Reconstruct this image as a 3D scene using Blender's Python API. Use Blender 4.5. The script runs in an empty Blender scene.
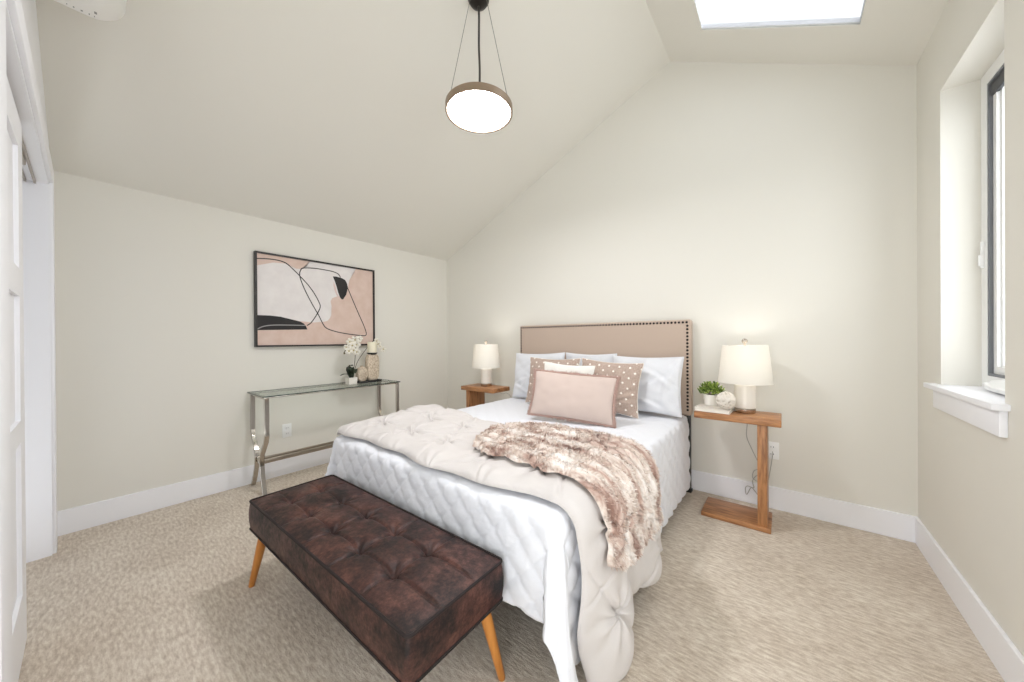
import bpy, bmesh, math, random
import numpy as np
from mathutils import Vector, Matrix, noise as mnoise

random.seed(7)
np.random.seed(7)
SC = bpy.context.scene
COL = SC.collection
PI = math.pi

# ------------------------------------------------------------------ room measures (metres)
XL, XR, YB, YF = -3.3812, 0.5854, 2.8996, -0.124
ZK, XRIDGE, ZRIDGE, ZCR = 2.1735, -0.6936, 3.3473, 2.6665
BBH, BBT = 0.148, 0.014
YREAR = -0.45


def ceil_z(x):
    if x <= XRIDGE:
        return ZK + (x - XL) * (ZRIDGE - ZK) / (XRIDGE - XL)
    return ZRIDGE + (x - XRIDGE) * (ZCR - ZRIDGE) / (XR - XRIDGE)


# ------------------------------------------------------------------ materials
class NT:
    def __init__(self, name):
        self.m = bpy.data.materials.new(name)
        self.m.use_nodes = True
        self.t = self.m.node_tree
        self.b = self.t.nodes['Principled BSDF']
        self.out = self.t.nodes['Material Output']

    def n(self, typ, **kw):
        nd = self.t.nodes.new(typ)
        for k, v in kw.items():
            if k in nd.inputs.keys():
                nd.inputs[k].default_value = v
            else:
                setattr(nd, k, v)
        return nd

    def l(self, a, b):
        self.t.links.new(a, b)

    def coords(self, kind='Object', scale=(1, 1, 1), rot=(0, 0, 0)):
        tc = self.n('ShaderNodeTexCoord')
        mp = self.n('ShaderNodeMapping')
        mp.inputs['Scale'].default_value = scale
        mp.inputs['Rotation'].default_value = rot
        self.l(tc.outputs[kind], mp.inputs['Vector'])
        return mp.outputs['Vector']

    def noise(self, vec, scale=5.0, detail=4.0, rough=0.5):
        nd = self.n('ShaderNodeTexNoise')
        nd.inputs['Scale'].default_value = scale
        nd.inputs['Detail'].default_value = detail
        nd.inputs['Roughness'].default_value = rough
        self.l(vec, nd.inputs['Vector'])
        return nd.outputs['Fac']

    def ramp(self, fac, stops):
        nd = self.n('ShaderNodeValToRGB')
        e = nd.color_ramp.elements
        while len(e) < len(stops):
            e.new(0.5)
        for el, (p, c) in zip(e, stops):
            el.position = p
            el.color = (*c, 1)
        self.l(fac, nd.inputs['Fac'])
        return nd.outputs['Color']

    def bump(self, h, strength=0.2, dist=0.01):
        nd = self.n('ShaderNodeBump')
        nd.inputs['Strength'].default_value = strength
        nd.inputs['Distance'].default_value = dist
        self.l(h, nd.inputs['Height'])
        self.l(nd.outputs['Normal'], self.b.inputs['Normal'])

    def math(self, op, a, b=None):
        nd = self.n('ShaderNodeMath', operation=op)
        for i, v in enumerate((a, b)):
            if v is None:
                continue
            if isinstance(v, (int, float)):
                nd.inputs[i].default_value = v
            else:
                self.l(v, nd.inputs[i])
        return nd.outputs[0]


def lin(r, g, b):
    def f(c):
        c /= 255.0
        return c / 12.92 if c <= 0.04045 else ((c + 0.055) / 1.055) ** 2.4
    return (f(r), f(g), f(b))


def plain(name, rgb, rough=0.6, metal=0.0, spec=0.5, sheen=0.0):
    t = NT(name)
    t.b.inputs['Base Color'].default_value = (*lin(*rgb), 1)
    t.b.inputs['Roughness'].default_value = rough
    t.b.inputs['Metallic'].default_value = metal
    t.b.inputs['Specular IOR Level'].default_value = spec
    if sheen:
        t.b.inputs['Sheen Weight'].default_value = sheen
    return t.m


def paint(name, rgb, rough=0.7, bump=0.05, scale=260):
    t = NT(name)
    t.b.inputs['Base Color'].default_value = (*lin(*rgb), 1)
    t.b.inputs['Roughness'].default_value = rough
    t.b.inputs['Specular IOR Level'].default_value = 0.25
    t.bump(t.noise(t.coords(), scale, 2), bump, 0.001)
    return t.m


def fabric(name, rgb, rgb2=None, weave=420, bump=0.25, rough=0.9, wr=None, sheen=0.2):
    t = NT(name)
    v = t.coords('UV')
    f = t.noise(v, weave, 3, 0.6)
    rgb2 = rgb2 or tuple(max(0, c - 10) for c in rgb)
    t.l(t.ramp(f, [(0.3, lin(*rgb2)), (0.65, lin(*rgb))]), t.b.inputs['Base Color'])
    t.b.inputs['Roughness'].default_value = rough
    t.b.inputs['Specular IOR Level'].default_value = 0.2
    t.b.inputs['Sheen Weight'].default_value = sheen
    if wr:
        w = t.noise(v, wr[0], 4, 0.55)
        h = t.math('ADD', t.math('MULTIPLY', w, wr[1]), t.math('MULTIPLY', f, 0.12))
        t.bump(h, bump, 0.012)
    else:
        t.bump(f, bump, 0.002)
    return t.m


def wood(name, c1, c2, scale=(4, 40, 40), rough=0.45):
    t = NT(name)
    v = t.coords('Object', scale)
    f = t.noise(v, 1.6, 6, 0.6)
    f2 = t.noise(t.coords('Object', (scale[0] * .4, scale[1] * .25, scale[2] * .25)), 1.3, 2)
    mix = t.math('ADD', t.math('MULTIPLY', f, 0.65), t.math('MULTIPLY', f2, 0.35))
    t.l(t.ramp(mix, [(0.36, lin(*c2)), (0.58, lin(*c1))]), t.b.inputs['Base Color'])
    t.b.inputs['Roughness'].default_value = rough
    t.bump(f, 0.12, 0.002)
    return t.m


PENDANT = 66.0
M = {}
M['wall'] = paint('wall_paint', (231, 228.8, 220.5))
M['ceil'] = paint('ceiling_paint', (231, 228.8, 220.5))
M['trim'] = paint('white_trim_paint', (247, 248, 252), 0.4, 0.02)
M['white_plastic'] = plain('white_plastic', (246, 247, 246), 0.35)
M['ac_plastic'] = plain('air_conditioner_plastic', (252, 252, 249), 0.35)
M['grey_mark'] = plain('grey_print', (150, 152, 150), 0.5)
M['dark_gap'] = plain('dark_gasket', (70, 72, 76), 0.6)
M['gasket'] = plain('grey_gasket', (118, 121, 126), 0.6)
M['black'] = plain('black_metal', (22, 21, 21), 0.45)
M['black_fabric'] = plain('black_base_fabric', (32, 31, 32), 0.9)
M['chrome'] = plain('polished_nickel', (196, 190, 182), 0.14, 1.0)
M['rail_metal'] = plain('brushed_nickel', (172, 162, 150), 0.3, 1.0)
M['bronze'] = plain('bronze_ring', (164, 146, 128), 0.42, 0.85)
M['canopy_black'] = plain('dark_canopy', (38, 34, 31), 0.4, 0.4)
M['wire'] = plain('wire_metal', (120, 116, 110), 0.4, 0.6)
M['cord_black'] = plain('pendant_cord', (60, 56, 52), 0.6)
M['cord_clear'] = plain('clear_lamp_cord', (178, 176, 170), 0.35)
M['ceramic'] = plain('white_ceramic', (236, 232, 224), 0.3)
M['steel'] = plain('brushed_steel', (190, 182, 172), 0.25, 1.0)
M['candle'] = plain('ivory_wax', (238, 232, 208), 0.55)
M['wick'] = plain('candle_wick', (50, 45, 40), 0.9)
M['tray'] = plain('black_tray', (30, 29, 29), 0.5)
M['petal'] = plain('orchid_petal', (244, 240, 228), 0.6)
M['petal_core'] = plain('orchid_core', (196, 178, 96), 0.6)
M['leaf_dark'] = plain('orchid_leaf', (34, 48, 30), 0.4)
M['stem'] = plain('orchid_stem', (92, 84, 56), 0.6)
M['twine'] = plain('white_twine', (236, 230, 220), 0.85)
M['page'] = plain('book_pages', (240, 236, 226), 0.8)
M['cover'] = plain('book_cover', (232, 226, 218), 0.6)
M['soil'] = plain('potting_soil', (60, 46, 34), 0.95)
M['frame_black'] = plain('picture_frame_black', (36, 32, 31), 0.45)
M['art_black'] = plain('art_black_paint', (38, 36, 37), 0.7)
M['art_line'] = plain('art_line_paint', (48, 44, 44), 0.7)
M['art_grey'] = plain('art_grey_paint', (150, 147, 148), 0.7)
M['art_blush'] = plain('art_blush_paint', (222, 202, 196), 0.7)
M['leg_wood'] = wood('honey_leg_wood', (206, 138, 66), (176, 108, 46), (30, 30, 4), 0.35)
M['acacia'] = wood('acacia_wood', (188, 134, 88), (118, 74, 42), (5, 46, 46), 0.4)
M['acacia_post'] = wood('acacia_post_wood', (188, 134, 88), (118, 74, 42), (46, 46, 5), 0.4)
M['nail'] = plain('dark_nailheads', (34, 26, 23), 0.4, 0.4)
M['sheet_white'] = fabric('white_pillow_cotton', (230, 232, 236), (222, 224, 229), 300, 0.9, wr=(8, 0.7))
M['quilt'] = fabric('white_quilt_cotton', (239, 241, 247), (232, 234, 240), 500, 0.5, wr=(30, 0.4))
M['lumbar_white'] = fabric('cream_white_cotton', (244, 241, 235), (236, 233, 226), 300, 0.35, wr=(6, 0.4))
M['duvet'] = fabric('pale_greige_duvet', (217, 212, 209), (209, 204, 201), 420, 0.6, wr=(15, 0.45))
M['blush'] = fabric('blush_linen', (211, 194, 185), (199, 181, 172), 260, 0.3, wr=(5, 0.3))
M['fringe'] = fabric('dusty_fringe', (192, 163, 152), (158, 128, 118), 90, 0.6)
M['headboard'] = fabric('beige_linen_upholstery', (200, 181, 166), (183, 165, 150), 240, 0.35)
M['shade_core'] = None


def art_ground():
    t = NT('art_pink_ground')
    v = t.coords('Object', (1, 9, 9))
    f = t.noise(v, 1.2, 5, 0.6)
    t.l(t.ramp(f, [(0.3, lin(214, 188, 174)), (0.7, lin(224, 202, 191))]), t.b.inputs['Base Color'])
    t.b.inputs['Roughness'].default_value = 0.8
    return t.m


def art_white():
    t = NT('art_white_paint')
    v = t.coords('Object', (1, 7, 7))
    f = t.noise(v, 1.2, 5, 0.6)
    t.l(t.ramp(f, [(0.3, lin(226, 221, 220)), (0.7, lin(236, 232, 230))]), t.b.inputs['Base Color'])
    t.b.inputs['Roughness'].default_value = 0.8
    return t.m


M['art_ground'] = art_ground()
M['art_white'] = art_white()


def carpet_mat():
    t = NT('loop_carpet')
    dash = t.noise(t.coords('Object', (25, 84, 1)), 1.0, 2, 0.6)
    loop = t.noise(t.coords('Object', (1, 1, 1)), 240, 3, 0.75)
    patch = t.noise(t.coords('Object', (1, 1, 1)), 2.6, 3, 0.6)
    s = t.math('ADD', t.math('MULTIPLY', dash, 0.58), t.math('MULTIPLY', loop, 0.42))
    s = t.math('ADD', t.math('MULTIPLY', s, 0.80), t.math('MULTIPLY', patch, 0.20))
    t.l(t.ramp(s, [(0.39, lin(190, 174, 156)), (0.5, lin(216, 203, 187)), (0.61, lin(238, 229, 215))]), t.b.inputs['Base Color'])
    t.b.inputs['Roughness'].default_value = 0.95
    t.b.inputs['Specular IOR Level'].default_value = 0.1
    t.b.inputs['Sheen Weight'].default_value = 0.15
    h = t.math('ADD', t.math('MULTIPLY', dash, 0.7), t.math('MULTIPLY', loop, 0.5))
    t.bump(h, 0.55, 0.012)
    return t.m


def leather_mat():
    t = NT('distressed_brown_leather')
    v = t.coords('Object')
    a = t.noise(v, 7.5, 10, 0.76)
    b = t.noise(v, 46, 8, 0.72)
    s = t.math('ADD', t.math('MULTIPLY', a, 0.64), t.math('MULTIPLY', b, 0.36))
    t.l(t.ramp(s, [(0.40, lin(20, 15, 14)), (0.46, lin(42, 26, 23)), (0.53, lin(70, 42, 36)), (0.62, lin(104, 68, 58))]), t.b.inputs['Base Color'])
    r = t.ramp(s, [(0.38, (0.62,) * 3), (0.6, (0.42,) * 3)])
    t.l(r, t.b.inputs['Roughness'])
    t.b.inputs['Specular IOR Level'].default_value = 0.36
    t.bump(t.math('ADD', t.math('MULTIPLY', b, 0.6), t.noise(v, 120, 3)), 0.2, 0.004)
    return t.m


def fur_mat():
    t = NT('brown_cream_faux_fur')
    a = t.noise(t.coords('UV', (5.5, 17, 1)), 1.0, 4, 0.6)
    b = t.noise(t.coords('UV', (50, 90, 1)), 1.0, 3, 0.6)
    s = t.math('ADD', t.math('MULTIPLY', a, 0.74), t.math('MULTIPLY', b, 0.26))
    t.l(t.ramp(s, [(0.36, lin(140, 108, 95)), (0.43, lin(191, 162, 149)), (0.50, lin(226, 212, 201)), (0.58, lin(246, 240, 235))]), t.b.inputs['Base Color'])
    t.b.inputs['Roughness'].default_value = 0.85
    t.b.inputs['Sheen Weight'].default_value = 0.3
    t.bump(b, 0.5, 0.01)
    return t.m


def dotted_mat():
    t = NT('taupe_dotted_linen')
    tc = t.n('ShaderNodeTexCoord')
    sep = t.n('ShaderNodeSeparateXYZ')
    t.l(tc.outputs['UV'], sep.inputs[0])
    P = 0.076

    def dots(ox, oy):
        u = t.math('SUBTRACT', t.math('FRACT', t.math('ADD', t.math('DIVIDE', sep.outputs[0], P), ox)), 0.5)
        v = t.math('SUBTRACT', t.math('FRACT', t.math('ADD', t.math('DIVIDE', sep.outputs[1], P), oy)), 0.5)
        d = t.math('ADD', t.math('MULTIPLY', u, u), t.math('MULTIPLY', v, v))
        return t.math('LESS_THAN', d, 0.0095)
    m = t.math('MAXIMUM', dots(0.0, 0.0), dots(0.5, 0.5))
    f = t.noise(t.coords('UV'), 170, 3, 0.7)
    base = t.ramp(f, [(0.36, lin(152, 130, 117)), (0.62, lin(206, 187, 174))])
    mix = t.n('ShaderNodeMix', data_type='RGBA')
    t.l(m, mix.inputs[0])
    t.l(base, mix.inputs[6])
    mix.inputs[7].default_value = (*lin(246, 240, 232), 1)
    t.l(mix.outputs[2], t.b.inputs['Base Color'])
    t.b.inputs['Roughness'].default_value = 0.9
    t.bump(f, 0.4, 0.004)
    return t.m


def stone_mat():
    t = NT('carved_tan_stone')
    v = t.coords()
    f = t.noise(v, 60, 5, 0.7)
    t.l(t.ramp(f, [(0.34, lin(170, 150, 128)), (0.6, lin(220, 206, 186))]), t.b.inputs['Base Color'])
    t.b.inputs['Roughness'].default_value = 0.8
    t.bump(f, 0.5, 0.006)
    return t.m


def green_mat():
    t = NT('boxwood_leaf')
    f = t.noise(t.coords(), 45, 3, 0.6)
    t.l(t.ramp(f, [(0.34, lin(44, 70, 24)), (0.48, lin(108, 140, 48)), (0.62, lin(190, 206, 110))]), t.b.inputs['Base Color'])
    t.b.inputs['Roughness'].default_value = 0.55
    return t.m


def glass_sheet(name, tint=(1, 1, 1), refl=0.06):
    t = NT(name)
    t.t.nodes.remove(t.b)
    tr = t.n('ShaderNodeBsdfTransparent')
    tr.inputs['Color'].default_value = (*tint, 1)
    gl = t.n('ShaderNodeBsdfGlossy')
    gl.inputs['Roughness'].default_value = 0.02
    lw = t.n('ShaderNodeLayerWeight')
    lw.inputs['Blend'].default_value = 0.5
    fac = t.math('ADD', t.math('MULTIPLY', t.math('POWER', lw.outputs['Facing'], 4.0), 0.5), refl * 0.5)
    mx = t.n('ShaderNodeMixShader')
    t.l(fac, mx.inputs[0])
    t.l(tr.outputs[0], mx.inputs[1])
    t.l(gl.outputs[0], mx.inputs[2])
    t.l(mx.outputs[0], t.out.inputs['Surface'])
    return t.m


def shade_mat():
    t = NT('white_linen_lamp_shade')
    t.t.nodes.remove(t.b)
    d = t.n('ShaderNodeBsdfDiffuse')
    d.inputs['Color'].default_value = (*lin(244, 241, 234), 1)
    tl = t.n('ShaderNodeBsdfTranslucent')
    tl.inputs['Color'].default_value = (*lin(250, 248, 242), 1)
    mx = t.n('ShaderNodeMixShader')
    mx.inputs[0].default_value = 0.28
    t.l(d.outputs[0], mx.inputs[1])
    t.l(tl.outputs[0], mx.inputs[2])
    t.l(mx.outputs[0], t.out.inputs['Surface'])
    return t.m


def emit_mat(name, rgb, s):
    t = NT(name)
    t.b.inputs['Base Color'].default_value = (*lin(*rgb), 1)
    t.b.inputs['Emission Color'].default_value = (*lin(*rgb), 1)
    t.b.inputs['Emission Strength'].default_value = s
    return t.m


M['carpet'] = carpet_mat()
M['leather'] = leather_mat()
M['piping'] = plain('dark_leather_piping', (30, 19, 17), 0.8)
M['fur'] = fur_mat()
M['dotted'] = dotted_mat()
M['stone'] = stone_mat()
M['green'] = green_mat()
M['glass'] = glass_sheet('clear_window_glass')
M['sky_glass'] = glass_sheet('tinted_skylight_glass', (0.63, 0.63, 0.63))
M['table_glass'] = glass_sheet('table_glass', (0.93, 0.97, 0.95))
M['glass_edge'] = plain('green_glass_edge', (42, 58, 52), 0.15)
M['shade'] = shade_mat()
M['diffuser'] = emit_mat('lit_pendant_diffuser', (252, 251, 255), PENDANT)
M['bulb'] = emit_mat('lit_bulb', (255, 244, 232), 2.0)

# ------------------------------------------------------------------ geometry helpers


def link(name, mesh, mats, parent=None, smooth=None, loc=None):
    o = bpy.data.objects.new(name, mesh)
    COL.objects.link(o)
    for m in (mats if isinstance(mats, (list, tuple)) else [mats]):
        mesh.materials.append(m)
    if smooth is not None:
        for p in mesh.polygons:
            p.use_smooth = True
        if smooth < 180:
            mesh.set_sharp_from_angle(angle=math.radians(smooth))
    if parent is not None:
        o.parent = parent
    if loc is not None:
        o.location = loc
    return o


def obj(name, bm, mats, parent=None, smooth=35, loc=None):
    bmesh.ops.recalc_face_normals(bm, faces=bm.faces)
    me = bpy.data.meshes.new(name)
    bm.to_mesh(me)
    bm.free()
    return link(name, me, mats, parent, smooth, loc)


def tag(o, label=None, cat=None, group=None, kind=None):
    if label:
        o['label'] = label
    if cat:
        o['category'] = cat
    if group:
        o['group'] = group
    if kind:
        o['kind'] = kind
    return o


def thing(name, loc, label, cat, group=None, rotz=0.0):
    o = bpy.data.objects.new(name, None)
    COL.objects.link(o)
    o.location = loc
    o.rotation_euler = (0, 0, rotz)
    o.empty_display_size = 0.05
    return tag(o, label, cat, group)


def copy_tree(o, parent=None):
    c = o.copy()
    COL.objects.link(c)
    if parent is not None:
        c.parent = parent
    for ch in [x for x in bpy.data.objects if x.parent == o]:
        copy_tree(ch, c)
    return c


def nb():
    return bmesh.new()


def merge(bm, tmp, mi=0):
    me = bpy.data.meshes.new('tmp')
    if mi:
        for f in tmp.faces:
            f.material_index = mi
    tmp.to_mesh(me)
    tmp.free()
    bm.from_mesh(me)
    bpy.data.meshes.remove(me)


def box(bm, lo, hi, bev=0.0, seg=2, mi=0, mat=None):
    t = bmesh.new()
    bmesh.ops.create_cube(t, size=1)
    for v in t.verts:
        v.co = Vector([(lo[i] + hi[i]) / 2 + v.co[i] * (hi[i] - lo[i]) for i in range(3)])
    if bev > 0:
        bmesh.ops.bevel(t, geom=list(t.edges), offset=bev, segments=seg, profile=0.5, affect='EDGES')
    if mat is not None:
        bmesh.ops.transform(t, matrix=mat, verts=t.verts)
    merge(bm, t, mi)
    return bm


def tube(bm, pts, r, n=10, closed=False, mi=0, flat=1.0):
    pts = [Vector(p) for p in pts]
    k = len(pts)
    rad = r if isinstance(r, (list, tuple)) else [r] * k
    rings = []
    up = None
    for i, p in enumerate(pts):
        a = pts[i - 1] if (i > 0 or closed) else p
        b = pts[(i + 1) % k] if (i < k - 1 or closed) else p
        d = (b - a).normalized()
        if up is None:
            up = Vector((0, 0, 1)) if abs(d.z) < 0.9 else Vector((1, 0, 0))
        s = d.cross(up).normalized()
        up = s.cross(d).normalized()
        rings.append([bm.verts.new(p + s * math.cos(2 * PI * j / n) * rad[i] + up * math.sin(2 * PI * j / n) * rad[i] * flat) for j in range(n)])
    m = k if closed else k - 1
    for i in range(m):
        A, B = rings[i], rings[(i + 1) % k]
        for j in range(n):
            f = bm.faces.new((A[j], A[(j + 1) % n], B[(j + 1) % n], B[j]))
            f.material_index = mi
    if not closed:
        for R in (rings[0], rings[-1]):
            bm.faces.new(R).material_index = mi
    return bm


def lathe(bm, prof, c=(0, 0, 0), n=40, mi=0, sy=1.0):
    rings = []
    for r, z in prof:
        if r < 1e-6:
            rings.append([bm.verts.new((c[0], c[1], c[2] + z))])
        else:
            rings.append([bm.verts.new((c[0] + r * math.cos(2 * PI * j / n), c[1] + sy * r * math.sin(2 * PI * j / n), c[2] + z)) for j in range(n)])
    for A, B in zip(rings[:-1], rings[1:]):
        if len(A) == 1 and len(B) == 1:
            continue
        for j in range(n):
            if len(A) == 1:
                f = bm.faces.new((A[0], B[(j + 1) % n], B[j]))
            elif len(B) == 1:
                f = bm.faces.new((A[j], A[(j + 1) % n], B[0]))
            else:
                f = bm.faces.new((A[j], A[(j + 1) % n], B[(j + 1) % n], B[j]))
            f.material_index = mi
    return bm


def ball(bm, c, r, sub=2, mi=0, sc=(1, 1, 1)):
    t = bmesh.new()
    bmesh.ops.create_icosphere(t, subdivisions=sub, radius=r)
    for v in t.verts:
        v.co = Vector((v.co.x * sc[0] + c[0], v.co.y * sc[1] + c[1], v.co.z * sc[2] + c[2]))
    merge(bm, t, mi)
    return bm


def spline(pts, n=8):
    P = [Vector(p) for p in pts]
    out = []
    for i in range(len(P) - 1):
        p0, p1, p2, p3 = P[max(i - 1, 0)], P[i], P[i + 1], P[min(i + 2, len(P) - 1)]
        for k in range(n):
            t = k / n
            out.append(0.5 * ((2 * p1) + (p2 - p0) * t + (2 * p0 - 5 * p1 + 4 * p2 - p3) * t * t + (3 * p1 - p0 - 3 * p2 + p3) * t ** 3))
    out.append(P[-1])
    return out


def slab(bm, fn, A, B, holes=(), thick=0.1):
    """A sheet with rectangular holes: fn(a, b, t) gives the point at depth t."""
    V = {}

    def v(i, j, k):
        if (i, j, k) not in V:
            V[(i, j, k)] = bm.verts.new(fn(A[i], B[j], thick * k))
        return V[(i, j, k)]
    na, nbk = len(A) - 1, len(B) - 1
    solid = lambda i, j: 0 <= i < na and 0 <= j < nbk and (i, j) not in holes
    for i in range(na):
        for j in range(nbk):
            if not solid(i, j):
                continue
            for k in (0, 1):
                bm.faces.new((v(i, j, k), v(i + 1, j, k), v(i + 1, j + 1, k), v(i, j + 1, k)))
            for di, dj, e in ((-1, 0, ((i, j), (i, j + 1))), (1, 0, ((i + 1, j), (i + 1, j + 1))), (0, -1, ((i, j), (i + 1, j))), (0, 1, ((i, j + 1), (i + 1, j + 1)))):
                if not solid(i + di, j + dj):
                    (a, b) = e
                    bm.faces.new((v(*a, 0), v(*b, 0), v(*b, 1), v(*a, 1)))
    return bm


def ring_frame(bm, fn, a0, a1, b0, b1, w, t0, t1, bev=0):
    """Rectangular frame between outer (a0..a1, b0..b1) and inset w, depth t0..t1."""
    o = [(a0, b0), (a1, b0), (a1, b1), (a0, b1)]
    i = [(a0 + w, b0 + w), (a1 - w, b0 + w), (a1 - w, b1 - w), (a0 + w, b1 - w)]
    vs = {}
    for nm, pts in (('o', o), ('i', i)):
        for k in range(4):
            for t in (t0, t1):
                vs[(nm, k, t)] = bm.verts.new(fn(*pts[k], t))
    for k in range(4):
        q = (k + 1) % 4
        bm.faces.new((vs[('o', k, t0)], vs[('o', q, t0)], vs[('i', q, t0)], vs[('i', k, t0)]))
        bm.faces.new((vs[('o', k, t1)], vs[('o', q, t1)], vs[('i', q, t1)], vs[('i', k, t1)]))
        bm.faces.new((vs[('o', k, t0)], vs[('o', q, t0)], vs[('o', q, t1)], vs[('o', k, t1)]))
        bm.faces.new((vs[('i', k, t0)], vs[('i', q, t0)], vs[('i', q, t1)], vs[('i', k, t1)]))
    return bm


def struct(name, bm, mats, parent=None, smooth=None):
    o = obj(name, bm, mats, parent, smooth)
    if parent is None:
        o['kind'] = 'structure'
    return o


# ------------------------------------------------------------------ the room shell
TH = 0.14
bm = nb()
box(bm, (XL - TH, YREAR - 0.1, -0.1), (XR + TH, YB + TH, 0))
struct('floor', bm, M['carpet'])

bm = nb()
box(bm, (XL - TH, YF - 0.75, 0), (XL, YB + TH, ZK - 0.0))
struct('wall_left', bm, M['wall'])

bm = nb()
prof = [(XL, 0), (XR, 0), (XR, ZCR), (XRIDGE, ZRIDGE), (XL, ZK)]
f1 = [bm.verts.new((x, YB, z)) for x, z in prof]
f2 = [bm.verts.new((x, YB + TH, z)) for x, z in prof]
bm.faces.new(f1)
bm.faces.new(f2)
for i in range(5):
    j = (i + 1) % 5
    bm.faces.new((f1[i], f1[j], f2[j], f2[i]))
struct('wall_back', bm, M['wall'])

# right wall with the window recess
WY0, WY1, WZ0, WZ1 = 1.940, 2.540, 0.925, 2.320
VY0, VY1 = 0.30, 1.30  # opening of the added window, out of view
WD = 0.13                       # recess depth
bm = nb()
slab(bm, lambda a, b, t: (XR + t, a, b), [YREAR, VY0, VY1, WY0, WY1, YB + TH], [0, WZ0, WZ1, ZCR], {(1, 1), (3, 1)}, 0.22)
struct('wall_right', bm, M['wall'])

# ceiling: two slopes, the right one with the skylight opening
SKX0, SKX1, SKY0, SKY1 = -0.4165, 0.3215, 1.48, 2.565
bm = nb()
slab(bm, lambda a, b, t: (a, b, ceil_z(a) + t), [XL - TH, XRIDGE], [YREAR, YB + TH], (), 0.12)
slab(bm, lambda a, b, t: (a, b, ceil_z(a) + t), [XRIDGE, SKX0, SKX1, XR + 0.22], [YREAR, SKY0, SKY1, YB + TH], {(1, 1)}, 0.015)
struct('ceiling', bm, M['ceil'])

# front wall with the closet opening, closet interior behind it
CX0, CX1, CZ = -3.11, -1.36, 2.02
XFE = -1.205                     # the wall ends here, the room is entered on the right of it
bm = nb()


def front_piece(bm, x0, x1, z0, slope=True, z1=None):
    if z1 is None:
        tops = (ceil_z(x0), ceil_z(x1))
    else:
        tops = (z1, z1)
    a = [bm.verts.new((x0, y, z)) for y in (YF, YF - 0.12) for z in (z0, tops[0])]
    b = [bm.verts.new((x1, y, z)) for y in (YF, YF - 0.12) for z in (z0, tops[1])]
    for q in ((0, 1, 3, 2),):
        bm.faces.new([a[i] for i in q])
        bm.faces.new([b[i] for i in q])
    for i, j in ((0, 1), (1, 3), (3, 2), (2, 0)):
        bm.faces.new((a[i], a[j], b[j], b[i]))


front_piece(bm, XL, CX0, 0)
front_piece(bm, CX0, CX1, CZ)
front_piece(bm, CX1, XFE, 0)
box(bm, (XL, YF - 0.75, 0), (XFE, YF - 0.70, 2.4))        # closet back
box(bm, (XFE - 0.05, YF - 0.70, 0), (XFE, YF - 0.12, 2.4))  # closet side
box(bm, (XL, YF - 0.70, 2.4), (XFE, YF - 0.12, 2.45))
struct('wall_front', bm, M['trim'])

# rear wall with the entry doorway
bm = nb()
slab(bm, lambda a, b, t: (a, YREAR - t, b), [XFE - 0.05, -0.46, 0.46, XR + 0.22], [0, 2.08, 2.6], {(1, 0)}, 0.12)
for x0, x1 in ((XFE - 0.05, XRIDGE), (XRIDGE, XR + 0.22)):
    q = [bm.verts.new((x, YREAR - t, z)) for t in (0, 0.12) for x, z in ((x0, 2.6), (x1, 2.6), (x1, max(2.6, ceil_z(x1) + 0.1)), (x0, max(2.6, ceil_z(x0) + 0.1)))]
    bm.faces.new(q[:4])
    bm.faces.new(q[4:])
struct('wall_rear', bm, M['wall'])

# baseboards
for nm, lo, hi in (('baseboard_left', (XL, YF, 0), (XL + BBT, YB, BBH)),
                   ('baseboard_back', (XL + BBT, YB - BBT, 0), (XR, YB, BBH)),
                   ('baseboard_right', (XR - BBT, YREAR, 0), (XR, YB - BBT, BBH))):
    bm = nb()
    box(bm, lo, hi, 0.003, 2)
    struct(nm, bm, M['trim'])

# closet casing and jamb
bm = nb()
CW = 0.088
box(bm, (CX0 - CW, YF, 0), (CX0, YF + 0.016, CZ + CW), 0.003)
box(bm, (CX1, YF, 0), (CX1 + 0.15, YF + 0.016, CZ + CW), 0.003)
box(bm, (CX0, YF, CZ), (CX1, YF + 0.016, CZ + CW), 0.003)
box(bm, (CX0 - 0.001, YF - 0.12, 0), (CX0 + 0.014, YF + 0.002, CZ))
box(bm, (CX1 - 0.014, YF - 0.12, 0), (CX1 + 0.001, YF + 0.002, CZ))
box(bm, (CX0 + 0.014, YF - 0.12, CZ - 0.014), (CX1 - 0.014, YF + 0.002, CZ + 0.001))
trim = struct('trim_1', bm, M['trim'], smooth=30)
bm = nb()
box(bm, (CX0 + 0.02, YF - 0.075, CZ - 0.026), (CX1 - 0.02, YF - 0.067, CZ - 0.014))
box(bm, (CX0 + 0.02, YF - 0.045, CZ - 0.026), (CX1 - 0.02, YF - 0.037, CZ - 0.014))
box(bm, (CX0 + 0.02, YF - 0.105, CZ - 0.026), (CX1 - 0.02, YF - 0.097, CZ - 0.014))
box(bm, (-2.75, YF - 0.066, CZ - 0.045), (-2.6, YF - 0.046, CZ - 0.016), 0.004)
obj('sliding_track', bm, M['rail_metal'], trim)

# sliding closet door, three recessed panels
DX0, DX1, DY = -2.285, -1.38, -0.150
bm = nb()
ST = 0.125
for x0, x1 in ((DX0, DX0 + ST), (DX1 - ST, DX1)):
    box(bm, (x0, DY - 0.035, 0.012), (x1, DY, 1.985))
for z0, z1 in ((0.012, 0.235), (0.79, 0.87), (1.32, 1.42), (1.865, 1.985)):
    box(bm, (DX0 + ST, DY - 0.035, z0), (DX1 - ST, DY, z1))
for z0, z1 in ((0.235, 0.79), (0.87, 1.32), (1.42, 1.865)):
    box(bm, (DX0 + ST, DY - 0.026, z0), (DX1 - ST, DY - 0.011, z1))
struct('door_1', bm, M['trim'])

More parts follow.
